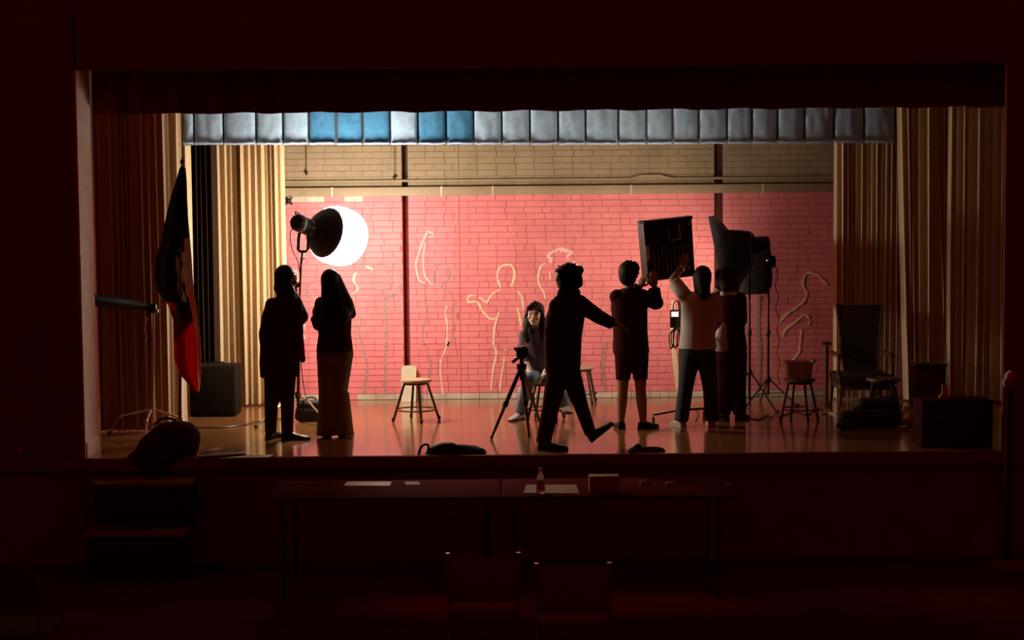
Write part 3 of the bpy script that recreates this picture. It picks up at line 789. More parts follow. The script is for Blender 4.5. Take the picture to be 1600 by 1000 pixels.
# ================================================================== FURNITURE
def stool(label, px, py, h, rs, rf, rot=.3, legr=.013, seatm=M_SWOOD, ring=True):
    b = F(px, py); t = thing('stool', b, label, 'stool', 'wooden stools on the stage')
    MB().lathe(b + V((0, 0, h - .03)), (0, 0, 1), [(rs * .9, 0), (rs, .006), (rs, .022), (rs * .96, .03)], 28).build('seat', seatm, t)
    MB().lathe(b + V((0, 0, h - .05)), (0, 0, 1), [(rs * .78, 0), (rs * .8, .005), (rs * .8, .02)], 28).build('seat_ring', M_STEEL, t)
    for k in range(4):
        a = rot + PI / 2 * k; d = V((math.cos(a), math.sin(a), 0))
        lg = MB().tube([b + d * rs * .74 + V((0, 0, h - .035)), b + d * rf + V((0, 0, .01))], [legr * .9, legr], 8).build('leg', M_STEEL, t)
        MB().cap(b + d * rf + V((0, 0, .014)), b + d * (rf + .003) + V((0, 0, .03)), legr * 1.15).build('foot_cap', M_BLACK, lg)
    rr = rs * .74 + (rf - rs * .74) * .72
    P = [b + V((math.cos(a) * rr, math.sin(a) * rr, h * .28)) for a in [2 * PI * k / 28 for k in range(28)]]
    MB().tube(P, .007, 8, close=True).build('foot_ring', M_STEEL, t)
    return t
stool('empty wooden stool standing alone in front of the leaning beige board', 650.5, 658, .405, .150, .225, rot=.28)
stool('stool the seated girl sits on', 853, 656, .385, .145, .20, rot=.5)
stool('stool partly hidden behind the walking figure, near the wall', 908, 630, .39, .145, .19, rot=.6)
stool('stool carrying a clear tub beside the softbox stands', 1249, 657, .40, .150, .19, rot=.25, seatm=M_DWOOD)
stool('dark stool in front of the high-backed armchair', 1380, 650, .37, .165, .20, rot=.45, seatm=M_DWOOD)

# beige board leaning on the wall
p0, p1 = W(626.5, 628, YB - .22), W(650.5, 571, YB - .07)
w_ = p1.x - p0.x
bd = MB(); n_ = 8; prof = []
zt_, zb_ = p1.z, .002
def yb_(z): return YB - .24 + (z / zt_) * .16
poly = []
for k in range(n_ + 1):
    a = PI / 2 * k / n_; poly.append((p1.x - .03 + .03 * math.sin(a), zt_ - .03 + .03 * math.cos(a)))
poly += [(p1.x, zb_), (p0.x + .008, zb_)]
for k in range(n_ + 1):
    a = PI / 2 * k / n_; poly.append((p0.x + .03 - .03 * math.cos(a), zt_ - .03 + .03 * math.sin(a)))
bd.prism([V((x, yb_(z), z)) for x, z in poly], (0, .02, 0))
single(bd, 'beige_board', mat('beige_board', (.55, .44, .30), .5, scale=8), 'beige rounded board leaning on the wall behind the empty stool', 'board', smooth=False)

# tub on the stool
tb_ = F(1247, 657); zt0 = .402
tubt = thing('plastic_tub', V((tb_.x, tb_.y, zt0)), 'cloudy plastic tub with a handle on top of a stool', 'tub')
tc0 = V((tb_.x, tb_.y, zt0))
def rrect(w, d, z, r=.03, n=5):
    out = []
    for cx, cy, a0 in ((w - r, d - r, 0), (r - w, d - r, 90), (r - w, r - d, 180), (w - r, r - d, 270)):
        for k in range(n + 1):
            a = math.radians(a0 + 90 * k / n); out.append(tc0 + V((cx + r * math.cos(a), cy + r * math.sin(a), z)))
    return out
MB().rings([rrect(.112, .085, 0), rrect(.128, .10, .150), rrect(.137, .108, .152), rrect(.137, .108, .162), rrect(.124, .096, .162), rrect(.108, .081, .012)]).build('tub_body', mat('cloudy_plastic', (.75, .62, .55), .4, trans=.6), tubt)
MB().tube(arc_pts([V((tb_.x + .11, tb_.y - .105, zt0 + .155)), V((tb_.x + .12, tb_.y - .115, zt0 + .185)), V((tb_.x + .14, tb_.y - .11, zt0 + .185)), V((tb_.x + .135, tb_.y - .105, zt0 + .155))], 5), .009, 8).build('handle', M_CHROME, tubt)

# high-backed armchair
b = F(1343, 636); yc = b.y
ch = thing('armchair', b, 'high-backed dark upholstered armchair with wooden arms before the right curtain', 'armchair')
def P(px, py, dy=0.0): return W(px, py, yc + dy)
MB().prism([P(1308, 477, .22), P(1377, 477, .22), P(1368, 580, .12), P(1320, 580, .12)], (0, .06, 0)).build('backrest', M_UPH, ch, smooth=False)
for a_, b2 in (((1307, 475, .23), (1319, 582, .13)), ((1378, 475, .23), (1369, 582, .13))):
    MB().tube([P(*a_), P(*b2)], .016, 8).build('back_post', M_DWOOD, ch)
MB().tube([P(1305, 478, .25), P(1380, 478, .25)], .02, 8).build('top_rail', M_DWOOD, ch)
x0, x1 = P(1302, 585).x, P(1386, 585).x
zs = P(1343, 590).z
MB().box((x0, yc - .28, zs - .05), (x1, yc + .22, zs + .055), .035).build('seat', M_UPH, ch)
MB().box((x0 + .02, yc - .26, zs - .10), (x1 - .02, yc + .20, zs - .045), .006).build('seat_frame', M_DWOOD, ch)
for sx_, xa in ((-1, x0 + .01), (1, x1 - .01)):
    for yy in (-.24, .18):
        MB().tube([V((xa - sx_ * .02, yc + yy, zs - .05)), V((xa - sx_ * .0, yc + yy * 1.05, .0))], [.022, .016], 8).build('leg', M_DWOOD, ch)
    za = P(1343, 552).z
    MB().box((xa - .025, yc - .27, za - .02), (xa + .025, yc + .16, za + .018), .012).build('armrest', M_DWOOD, ch)
    MB().tube([V((xa, yc - .22, zs)), V((xa, yc - .22, zs + .05)), V((xa + sx_ * .008, yc - .22, zs + .10)), V((xa, yc - .22, za))], [.016, .022, .012, .016], 10).build('arm_post', M_DWOOD, ch)
# dark post beside the chair
b = F(1291, 634)
ps = thing('dark_post', b, 'slim dark wooden post standing left of the armchair', 'post')
MB().tube([b + V((0, 0, .02)), V((b.x, b.y, W(1291, 540, b.y).z))], .022, 10).build('shaft', M_DWOOD, ps)
MB().box((b.x - .05, b.y - .04, W(1291, 539, b.y).z), (b.x + .045, b.y + .04, W(1291, 534, b.y).z), .008).build('cap', M_DWOOD, ps)
MB().lathe(b, (0, 0, 1), [(.06, 0), (.06, .015), (.03, .03)], 16).build('base', M_DWOOD, ps)

# grey amplifier box by the left curtain
f0, f1 = F(297, 652), F(367, 652)
am = thing('amplifier_box', V(((f0.x + f1.x) / 2, f0.y, 0)), 'square dark grey box on the floor before the bright left curtain', 'box')
hz = W(330, 572, f0.y).z
MB().box((f0.x, f0.y, .01), (f1.x, f0.y + .36, hz), .012).build('case', mat('grey_vinyl', (.020, .014, .010), .9, spec=.05), am)
MB().box((f0.x + .03, f0.y - .006, .04), (f1.x - .03, f0.y + .004, hz - .05), .003).build('grille', mat('grille_cloth', (.018, .013, .010), .95, scale=300, bump=.3, spec=.03), am)
MB().tube(arc_pts([V((f0.x + .17, f0.y + .18, hz - .002)), V((f0.x + .18, f0.y + .18, hz + .02)), V((f1.x - .14, f0.y + .18, hz + .022)), V((f1.x - .13, f0.y + .18, hz - .002))], 4), .008, 8).build('handle', M_BLACK, am)
for dx in (.03, f1.x - f0.x - .03):
    MB().lathe(V((f0.x + dx, f0.y + .03, 0)), (0, 0, 1), [(.016, 0), (.018, .012)], 10).build('foot', M_BLACK, am)

# ---- flag on its pole
fb = F(281, 686); YF = fb.y
fg = thing('flag', fb, 'flag with dark top and red lower end drooping from a pole at the left', 'flag')
MB().lathe(fb, (0, 0, 1), [(.11, 0), (.115, .015), (.06, .035), (.025, .05), (.022, .09)], 20).build('base', M_STEEL, fg)
MB().tube([fb + V((0, 0, .05)), W(285.5, 262, YF)], .013, 10).build('pole', M_DWOOD, fg)
MB().lathe(W(285.5, 262, YF), (0, 0, 1), [(.016, 0), (.02, .01), (.012, .02), (.022, .05), (.001, .10)], 10).build('finial', M_DWOOD, fg)
rows = [  # y, left, right of the hanging cloth
 (262, 281, 290), (285, 274, 292), (310, 266, 292.5), (340, 259, 294), (375, 252, 297), (405, 243, 299.5), (430, 241, 301), (455, 246, 303), (476, 262, 306), (500, 271, 309), (530, 271.5, 313), (560, 272, 315), (585, 281, 314), (600, 294, 313.5), (612, 305, 311)]
cells = 36
def flag_row(y):
    for (y0, l0, r0), (y1, l1, r1) in zip(rows, rows[1:]):
        if y <= y1:
            t = (y - y0) / (y1 - y0); return l0 + (l1 - l0) * t, r0 + (r1 - r0) * t
    return rows[-1][1:]
mb = MB(); ny = 130; G = []
for j in range(ny + 1):
    y = 262 + (612 - 262) * j / ny; l, r = flag_row(y); row = []
    for k in range(cells * 2 + 1):
        t = k / (cells * 2); px = l + (r - l) * t
        dep = -.05 + .045 * math.sin(t * 9 + y * .006) * min(1, j / 24) + .012 * math.sin(t * 23 + y * .01)
        row.append((W(px, y, YF + dep), t, y))
    G.append(row)
vs = [p for row in G for p, _, _ in row]; nv = cells * 2 + 1; o = len(vs)
vs += [p + V((0, .003, 0)) for p in vs]
fs, mi = [], []
for j in range(ny):
    for k in range(nv - 1):
        _, t, y = G[j][k]
        if y < 388 - 18 * (t > .75): m_ = 0
        elif t > .86 and y < 455: m_ = 1
        elif t > .80: m_ = 3
        elif y < 470: m_ = 1 if (t > .55 and noise.noise(V((t * 7, y * .05, 1))) > -.05) else 0
        elif y < 484: m_ = 0 if t > .3 else 3
        elif y < 520 - 40 * (t - .3): m_ = 4
        else: m_ = 2
        a = j * nv + k
        fs.append((a, a + 1, a + nv + 1, a + nv)); mi.append(m_)
        fs.append((o + a, o + a + nv, o + a + nv + 1, o + a + 1)); mi.append(m_)
    for e in (j * nv, j * nv + nv - 1):
        fs.append((e, e + nv, o + e + nv, o + e)); mi.append(mi[-1])
mb.v = vs; mb.f = fs; mb.mi = mi
mb.build('cloth', [M_NAVY, M_FLAGW, M_RED, M_ORANGE, mat('rust_flag_cloth', (.16, .035, .01), .75)], fg, angle=80)

# ---- boom stand with a black tube, chrome tripod
hb = F(238, 684); Yh = hb.y
bs = thing('boom_stand', hb, 'chrome tripod stand with a black tube arm reaching the proscenium edge', 'stand')
hub = W(240, 482, Yh)
MB().tube([hb + V((0, 0, .06)), hub], .011, 10).build('post', M_CHROME, bs)
MB().tube([hub + V((-.0, 0, 0)), W(222, 478.5, Yh - .05), W(190, 474, Yh - .25), W(133, 467, Yh - .55)], [.03, .035, .05, .052], 14).build('tube_arm', mat('black_tube', (.012, .009, .009), .5, spec=.2), bs)
MB().lathe(hub - V((0, 0, .04)), (0, 0, 1), [(.02, 0), (.03, .01), (.03, .07), (.018, .085)], 12).build('joint', M_BLACK, bs)
MB().cap(hub + V((-.03, -.035, .01)), hub + V((-.03, -.04, .0)), .008).build('wing_nut', M_CHROME, bs)
MB().cap(hub + V((.04, -.03, -.01)), hub + V((.04, -.035, -.03)), .011).build('wing_nut', M_CHROME, bs)
for fx, fy in ((301, 682), (172, 678), (226, 690)):
    f = F(fx, fy); k = hb + V((0, 0, .26)); d = f - hb
    kk = hb + d * .72 + V((0, 0, .17))
    lg = MB().tube([k, kk, f + V((0, 0, .012))], .009, 8).build('leg', M_CHROME, bs)
    MB().ell(kk, (.018, 0, 0), (0, .018, 0), (0, 0, .018), 10, 8).build('leg_joint', M_CHROME, lg)
    MB().cap(f + V((0, 0, .014)), f + d.normalized() * .02 + V((0, 0, .014)), .014).build('rubber_foot', M_BLACK, lg)
for k in range(9):
    c = hub + V((-.07 + .012 * math.sin(k * 1.3), -.02, -.06 - k * .03))
    Q = [c + V((.006 * math.cos(a) * (1 if k % 2 else .3), .006 * math.cos(a) * (.3 if k % 2 else 1), .02 * math.sin(a))) for a in [2 * PI * i / 10 for i in range(10)]]
    MB().tube(Q, .0025, 5, close=True).build('chain_link', M_CHROME, bs)

# ================================================================== PEOPLE
UP = V((0, 0, 1))
def hand(B, w, d, n, curl=.6, thumb=1, k=1.0):
    """palm, four unequal bent fingers, thumb on the side; fingers curl towards n"""
    d = V(d).normalized(); n = V(n); n = (n - d * n.dot(d)).normalized(); s = d.cross(n) * thumb
    B.ell(w + d * .045 * k, d * .052 * k, s * .038 * k, n * .017 * k, 12, 8)
    for i, L in enumerate((.060, .070, .066, .052)):
        p = w + d * .078 * k + s * (1.5 - i) * .0185 * k
        c = curl * (.5 + .06 * i); q = p + (d * math.cos(c) + n * math.sin(c)) * L * .55 * k
        c2 = curl * 1.5; r = q + (d * math.cos(c2) + n * math.sin(c2)) * L * .5 * k
        B.cap(p - d * .02 * k, q, .0092 * k, .0085 * k, 8); B.cap(q, r, .0085 * k, .0072 * k, 8)
    p = w + d * .022 * k + s * .026 * k; q = p + (s * .75 + d * .55 + n * .35).normalized() * .036 * k
    r = q + (d * .85 + n * .45 + s * .15).normalized() * .032 * k
    B.cap(p, q, .012 * k, .0105 * k, 8); B.cap(q, r, .0105 * k, .008 * k, 8)

def head(B, c, f, k=1.0, tilt=V((0, 0, 1))):
    f = V(f).normalized(); r = f.cross(tilt).normalized(); u = r.cross(f)
    B.ell(c + u * .018 * k - f * .012 * k, r * .074 * k, f * .092 * k, u * .094 * k)
    B.ell(c - u * .045 * k + f * .022 * k, r * .056 * k, f * .064 * k, u * .066 * k)
    B.ell(c - u * .088 * k + f * .058 * k, r * .026 * k, f * .024 * k, u * .020 * k, 10, 8)
    B.cap(c + f * .082 * k + u * .018 * k, c + f * .103 * k - u * .020 * k, .008 * k, .0125 * k, 8)
    for s in (-1, 1):
        B.ell(c + r * s * .076 * k - f * .005 * k - u * .005 * k, r * .010 * k, f * .018 * k, u * .030 * k, 8, 8)
        B.ell(c + r * s * .040 * k + f * .060 * k - u * .025 * k, r * .022 * k, f * .022 * k, u * .022 * k, 8, 8)
        B.cap(c + r * s * .012 * k + f * .080 * k + u * .026 * k, c + r * s * .050 * k + f * .066 * k + u * .028 * k, .010 * k, .009 * k, 8)
    return f, r, u
def face_parts(body, c, fr, k=1.0):
    f, r, u = fr
    for s in (-1, 1):
        e = c + r * s * .031 * k + f * .078 * k + u * .006 * k
        MB().ell(e, r * .014 * k, f * .009 * k, u * .0075 * k, 10, 8).build('eye', mat('eye_dark', (.02, .012, .01), .2), body)
        MB().cap(c + r * s * .016 * k + f * .089 * k + u * .027 * k, c + r * s * .048 * k + f * .074 * k + u * .029 * k, .0042 * k, .003 * k, 8).build('eyebrow', M_HAIR, body)
    MB().ell(c - u * .052 * k + f * .083 * k, r * .023 * k, f * .008 * k, u * .007 * k, 10, 8).build('lips', mat('lips', (.45, .16, .12), .5), body)

def shoe(parent, heel, ang, L, m, pitch=0.0, name='shoe', sole=M_BLACK):
    """heel = sole point under the heel, ang = heading, pitch > 0 lifts the toe"""
    d = V((math.cos(ang) * math.cos(pitch), math.sin(ang) * math.cos(pitch), math.sin(pitch)))
    s = V((-math.sin(ang), math.cos(ang), 0)); u = d.cross(s) * 1.0
    if u.z < 0: u = -u
    B = Blob()
    sec = [(-.02, .030, .040), (.02, .036, .075), (.30, .036, .078), (.52, .042, .058), (.75, .046, .046), (.93, .036, .036), (1.0, .018, .026)]
    rr = []
    for t, w, h in sec:
        c = heel + d * L * t
        rr.append([c + s * w * math.cos(a) + u * (h * .5 + h * .5 * math.sin(a)) for a in [2 * PI * i / 14 for i in range(14)]])
    B.rings(rr)
    o = B.skin(name, m, parent, .006, 3)
    poly = [heel + d * L * t + s * w * sg for sg, seq in ((1, sec), (-1, reversed(sec))) for t, w, h in seq]
    MB().prism(poly, u * .016).build('sole', sole, o, smooth=False)
    return heel + u * .075 + d * L * .18

def torso_rings(B, J, hw, dp, ease=0.0, hem=None, n=22, top=True):
    uh = (J['hipR'] - J['hipL']); uh.z = 0; uh.normalize()
    us = (J['shR'] - J['shL']); us.normalize()
    pts = []
    if hem is not None: pts.append((J['hip'] + (hem[0] if isinstance(hem[0], V) else UP * -hem[0]), uh, hem[1], hem[2]))
    pts += [(J['hip'], uh, hw[0] + ease, dp[0] + ease), (J['waist'], (uh + us).normalized(), hw[1] + ease, dp[1] + ease),
            (J['chest'], us, hw[2] + ease, dp[2] + ease)]
    shc = (J['shL'] + J['shR']) / 2
    pts += [(shc + UP * .0, us, hw[3] + ease * .6, dp[3] + ease), (shc * .45 + J['neck'] * .55, us, hw[3] * .62 + ease * .5, dp[3] * .85 + ease)]
    if top: pts.append((J['neck'], us, .060 + ease * .4, .060 + ease * .4))
    rr = []
    for c, u, w, d in pts:
        v = u.cross(UP).normalized()
        rr.append([c + u * w * math.cos(a) + v * d * math.sin(a) for a in [2 * PI * i / n for i in range(n)]])
    # densify
    out = []
    for a, b in zip(rr, rr[1:]):
        for k in range(4):
            t = k / 4; out.append([p + (q - p) * t for p, q in zip(a, b)])
    out.append(rr[-1]); B.rings(out)

def person(label, Y0, J, hf, feet, hair=None, hw=(.155, .125, .15, .155), dp=(.105, .09, .10, .075), top=M_BLKCOT, pants=M_BLKCOT, shoem=M_BLACK,
           skin=M_SKIND, sleeve='long', ease=.018, hem=(.06, .17, .115), legr=((.088, .066, .060), (.088, .066, .060)), hands=None, headk=1.0, legs='long',
           slr=(.062, .050, .042), solem=M_BLACK, tilt=V((0, 0, 1)), cuff=.97):
    J = {k: (W(v[0], v[1], Y0 + (v[2] if len(v) > 2 else 0)) if not isinstance(v, V) else v) for k, v in J.items()}
    base = sum((f['heel'] for f in feet), V()) / 2; base.z = 0
    t = thing('person', base, label, 'person')
    # shoes and ankles
    ank = []
    for f in feet:
        ank.append(shoe(t, f['heel'], math.radians(f['ang']), f.get('L', .235), f.get('m', shoem), math.radians(f.get('pitch', 0)), sole=solem))
    B = Blob()
    fr = head(B, J['head'], hf, headk, tilt)
    B.cap(J['neck'] - UP * .03, J['head'] - fr[2] * .06 * headk - fr[0] * .01, .050 * headk, .047 * headk)
    torso_rings(B, J, [w * .88 for w in hw], [d * .85 for d in dp], hem=(.07, hw[0] * .8, dp[0] * .8))
    for s in 'LR':
        B.cap(J['sh' + s], J['el' + s], .046, .037); B.cap(J['el' + s], J['wr' + s], .037, .025)
        i = 0 if s == 'L' else 1
        B.cap(J['hip' + s], J['kn' + s], .075, .050); 
        calf = J['kn' + s] * .65 + ank[i] * .35
        B.cap(J['kn' + s], calf, .048, .050); B.cap(calf, ank[i], .050, .032)
        hd_ = (hands or {}).get(s)
        if hd_:
            d, n, c, th = hd_; hand(B, J['wr' + s], d, n, c, th)
        else:
            hand(B, J['wr' + s], J['wr' + s] - J['el' + s], V((0, 1, -.2)), .7, 1 if s == 'L' else -1)
    body = B.skin('body', skin, t, .0065, 3)
    face_parts(body, J['head'], fr, headk)
    # top
    B = Blob()
    torso_rings(B, J, hw, dp, ease, hem, top=True)
    for s in 'LR':
        B.ell(J['sh' + s], (slr[0] * 1.0, 0, 0), (0, slr[0], 0), (0, 0, slr[0]))
        if sleeve == 'short':
            e = J['sh' + s] + (J['el' + s] - J['sh' + s]) * .85
            B.tube([J['sh' + s], e], [slr[0], slr[1]], 14)
        else:
            B.cap(J['sh' + s], J['el' + s], slr[0], slr[1], 14); B.ell(J['el' + s], (slr[1], 0, 0), (0, slr[1], 0), (0, 0, slr[1])); B.tube([J['el' + s], J['wr' + s] * cuff + J['el' + s] * (1 - cuff)], [slr[1], slr[2]], 14)
    shirt = B.skin('top', top, t, .009, 5)
    # trousers
    B = Blob()
    uh = (J['hipR'] - J['hipL']); uh.z = 0; uh.normalize(); v = uh.cross(UP)
    rr = []
    for dz, w, d in ((-.09, hw[0] * .86, dp[0] * .9), (-.03, hw[0] + .008, dp[0] + .006), (.03, hw[0] + .004, dp[0] + .004), (.09, hw[0] * .92, dp[0] * .95)):
        rr.append([J['hip'] + UP * dz + uh * w * math.cos(a) + v * d * math.sin(a) for a in [2 * PI * i / 20 for i in range(20)]])
    B.rings(rr)
    for i, s in enumerate('LR'):
        r0, r1, r2 = legr[i]
        if legs == 'short':
            e = J['kn' + s] * .72 + J['hip' + s] * .28
            B.ell(J['hip' + s], (r0, 0, 0), (0, r0, 0), (0, 0, r0)); B.tube([J['hip' + s], e], [r0, r1], 16)
        else:
            a2 = ank[i] + UP * .0
            B.cap(J['hip' + s], J['kn' + s], r0, r1, 16); B.tube([J['kn' + s], a2 - (a2 - J['kn' + s]).normalized() * -.02], [r1, r2], 16)
            # flat hem
            dd = (a2 - J['kn' + s]).normalized()
    tr_ = B.skin('trousers' if legs == 'long' else 'shorts', pants, t, .009, 4)
    if hair: 
        B = Blob(); hair(B, J['head'], fr, headk, J); B.skin('hair', M_HAIR, t, .008, 4)
    return t, J, body, ank

def scalp(B, c, fr, k=1.0, e=1.0):
    f, r, u = fr
    B.ell(c + u * .030 * k - f * .022 * k, r * .086 * k * e, f * .094 * k * e, u * .096 * k * e)
    B.ell(c - u * .01 * k - f * .055 * k, r * .078 * k * e, f * .055 * k * e, u * .085 * k * e)

# ---- girl at far left, dark loose clothes, beside the lantern stand
f1, f2 = F(420, 686), F(445, 687)
Y1 = (f1.y + f2.y) / 2
def hair1(B, c, fr, k, J):
    scalp(B, c, fr, k, 1.02); f, r, u = fr
    for px, py, r_ in ((438, 440, .055), (441, 456, .06), (445, 468, .06), (436, 450, .05), (450, 456, .065)):
        B.cap(c - f * .03, W(px, py, Y1 - .03), .06, r_)
t1, J1, b1, a1 = person('person in dark loose clothes at far left, back turned, next to the lantern stand', Y1,
  dict(head=(448, 436, .02), neck=(447, 460, .0), chest=(441, 490, 0), waist=(438, 528, 0), hip=(437, 568, 0),
       shL=(426, 477, -.05), shR=(460, 472, .05), elL=(415, 522, -.08), elR=(470, 497, .14), wrL=(417, 558, .02), wrR=(452, 514, .26),
       hipL=(428, 572, -.02), hipR=(448, 572, .02), knL=(424, 625, .0), knR=(449, 625, .02)),
  (.75, .65, -.05), [dict(heel=f1 + V((-.01, 0, 0)), ang=55, L=.22), dict(heel=f2 + V((-.02, 0, 0)), ang=-8, L=.25)],
  hair1, hw=(.15, .15, .16, .15), sleeve='long', ease=.03, hem=(.12, .175, .13), slr=(.068, .062, .05), top=M_BLKCOT, legr=((.090, .062, .052), (.090, .062, .052)), skin=M_SKIND)
B = Blob()      # open charcoal overshirt: wide short sleeve and the flap below it
B.cap(W(456, 466, Y1 + .07), W(470, 494, Y1 + .12), .072, .070); B.cap(W(462, 472, Y1 + .09), W(467, 520, Y1 + .10), .05, .045)
B.cap(W(464, 500, Y1 + .08), W(470, 552, Y1 + .07), .045, .04); B.cap(W(468, 540, Y1 + .07), W(473, 562, Y1 + .07), .035, .028)
B.skin('overshirt', M_GREYT, t1, .009, 5)

# ---- girl with very long hair and wide trousers
f1, f2 = F(512, 684), F(534, 683)
Y2 = (f1.y + f2.y) / 2
def hair2(B, c, fr, k, J):
    scalp(B, c, fr, k, 1.0)
    P_ = lambda px, py, dy=0: W(px, py, Y2 + dy)
    B.cap(P_(516, 438, -.02), P_(515, 500, -.12), .082, .078)
    B.cap(P_(517, 438, -.02), P_(534, 492, -.10), .080, .085)
    B.cap(P_(513, 440, -.02), P_(510, 500, -.10), .06, .055)
    B.cap(P_(521, 436, .0), P_(541, 480, -.06), .072, .075)
t2, J2, b2, a2 = person('person with very long dark hair and wide khaki trousers below the lantern', Y2,
  dict(head=(516, 442, .0), neck=(518, 464, 0), chest=(521, 490, 0), waist=(523, 522, 0), hip=(523, 548, 0),
       shL=(502, 474, 0), shR=(541, 472, 0), elL=(497, 508, .06), elR=(548, 490, .10), wrL=(491.5, 497, .18), wrR=(528, 500, .22),
       hipL=(512, 552, 0), hipR=(535, 552, 0), knL=(513, 612, .02), knR=(529, 612, .02)),
  (-.15, 1, -.05), [dict(heel=f1, ang=100, L=.24), dict(heel=f2, ang=75, L=.24)],
  hair2, hw=(.145, .125, .145, .15), ease=.02, hem=(.02, .158, .115), pants=M_OLIVE, legr=((.10, .088, .080), (.10, .080, .085)),
  slr=(.06, .05, .04), hands={'L': (V((-.1, .2, 1)), V((1, .3, 0)), .8, 1)})
for px0, px1 in ((500, 526), (520, 548)):
    pass
B = Blob()
for (hx, hy, r0, kx) in ((510, 684, .085, 513), (536, 683, .085, 531)):
    g = F(hx, hy) + V((0, .04, 0)); kp = W(kx, 612, Y2 + .01)
    rr = []
    for t in range(7):
        s = t / 6; c = kp + (g + V((0, 0, .018)) - kp) * s; r_ = .082 + (.095 - .082) * s
        rr.append([c + V((math.cos(a) * r_, math.sin(a) * r_ * .9, 0)) for a in [2 * PI * i / 18 for i in range(18)]])
    B.rings(rr)
B.skin('trouser_flares', M_OLIVE, t2, .009, 2)

# ---- seated girl facing us
Y3 = F(853, 656).y
ftl = F(816, 656.5); ftr = V((0, 0, 0))
def hair3(B, c, fr, k, J):
    f, r, u = fr
    B.ell(c + u * .036 * k - f * .030 * k, r * .088 * k, f * .090 * k, u * .088 * k)
    B.ell(c - u * .01 * k - f * .06 * k, r * .080 * k, f * .05 * k, u * .085 * k)
    P_ = lambda px, py, dy=0: W(px, py, Y3 + dy)
    for s in (-1, 1):
        B.cap(c + u * .05 * k + r * s * .060 * k + f * .012, c - u * .03 + r * s * .082 * k + f * .005, .026, .024)
        B.cap(c - u * .03 + r * s * .082 * k, c - u * .13 + r * s * .085 * k, .026, .03)
        B.cap(c + u * .108 * k + f * .030, c + u * .060 * k + r * s * .058 * k + f * .058, .030, .024)
    B.cap(P_(826, 500, -.05), P_(822, 520, -.13), .034, .042); B.cap(P_(822, 520, -.13), P_(824, 532, -.15), .042, .03)
    B.cap(P_(848, 503, -.03), P_(856, 525, -.10), .030, .045); B.cap(P_(856, 525, -.10), P_(858, 538, -.12), .045, .03)
    B.cap(P_(838, 500, .10), P_(840, 525, .12), .08, .08)
st = V((W(853, 600, Y3).x, Y3, .385))
t3, J3, b3, a3 = person('girl with long dark hair seated on a stool, hands between her knees, facing the camera', Y3,
  dict(head=(836, 491, -.06), neck=(839, 513, -.02), chest=(841, 535, -.03), waist=(845, 566, .0), hip=(849, 587, .03),
       shL=(819, 524, -.02), shR=(862, 524, -.02), elL=(817, 556, -.06), elR=(870, 556, -.06), wrL=(829, 583, -.22), wrR=(851, 583, -.22),
       hipL=(839, 590, .0), hipR=(860, 590, .0), knL=(828, 591, -.36), knR=(866, 591, -.36)),
  (-.22, -1, -.06), [dict(heel=ftl + V((.0, .10, 0)), ang=-118, L=.24), dict(heel=V((W(880, 640, Y3 - .12).x, Y3 - .05, .085)), ang=-75, L=.22)],
  hair3, hw=(.15, .12, .14, .145), ease=.012, hem=(.03, .155, .115), top=M_PURP, pants=M_DENIM, shoem=M_SHOEW, skin=M_SKIN,
  legr=((.078, .060, .052), (.078, .060, .052)), slr=(.052, .042, .036), cuff=.45, headk=.97,
  hands={'L': (V((.45, -.35, -.75)), V((.7, -.2, .3)), .5, 1), 'R': (V((-.45, -.35, -.75)), V((-.7, -.2, .3)), .5, -1)}, tilt=V((.10, 0, 1)))

# ---- walking figure in black
g1 = F(843, 702); Y4 = g1.y
def hair4(B, c, fr, k, J):
    scalp(B, c, fr, k, 1.12)
    P_ = lambda px, py, dy=0: W(px, py, Y4 + dy)
    B.cap(P_(889, 425), P_(888, 415), .05, .028); B.cap(P_(886, 420), P_(879, 418), .045, .02); B.cap(P_(880, 428), P_(873, 436), .05, .03)
    B.cap(P_(895, 424), P_(905, 422), .055, .04); B.cap(P_(879, 440), P_(881, 448), .05, .03); B.cap(P_(900, 430), P_(903, 442), .05, .045)
    rn = random.Random(3)
    for k in range(26):
        a = rn.uniform(.5, 3.5); q0 = P_(889 + 13 * math.cos(a), 433 - 13 * math.sin(a), rn.uniform(-.06, .06)); q1 = P_(889 + rn.uniform(18, 23) * math.cos(a + rn.uniform(-.3, .3)), 433 - rn.uniform(18, 24) * math.sin(a), rn.uniform(-.06, .06))
        B.cap(q0, q1, .02, .008, 8)
t4, J4, b4, a4 = person('person in black with messy hair striding to the right, arm stretched out', Y4,
  dict(head=(891, 437, .03), neck=(889, 459, .02), chest=(884, 490, 0), waist=(879, 530, 0), hip=(879, 572, 0),
       shL=(871, 479, -.05), shR=(905, 474, .06), elL=(868, 520, -.05), elR=(934, 494, .10), wrL=(876, 545, .12), wrR=(959, 507, .12),
       hipL=(872, 582, -.03), hipR=(890, 582, .03), knL=(861, 634, -.04), knR=(909, 638, .03)),
  (.9, .5, -.08), [dict(heel=g1 + V((-.01, -.03, 0)), ang=-6, L=.25), dict(heel=W(924, 691, Y4 + .05), ang=8, L=.245, pitch=38)],
  hair4, hw=(.135, .145, .155, .145), dp=(.12, .12, .12, .09), ease=.022, hem=(.05, .150, .12), legr=((.098, .074, .064), (.094, .060, .050)),
  slr=(.074, .062, .050), hands={'R': (V((1, .1, -.25)), V((0, 0, -1)), .5, 1)})

B = Blob(); B.cap(W(874, 471, Y4 - .06), W(893, 466, Y4 - .05), .055, .06); B.cap(W(868, 482, Y4 - .04), W(862, 520, Y4 - .04), .06, .07); B.cap(W(881, 459, Y4 - .03), W(897, 458, Y4 - .02), .058, .055); B.skin('hood', M_BLKCOT, t4, .009, 6)

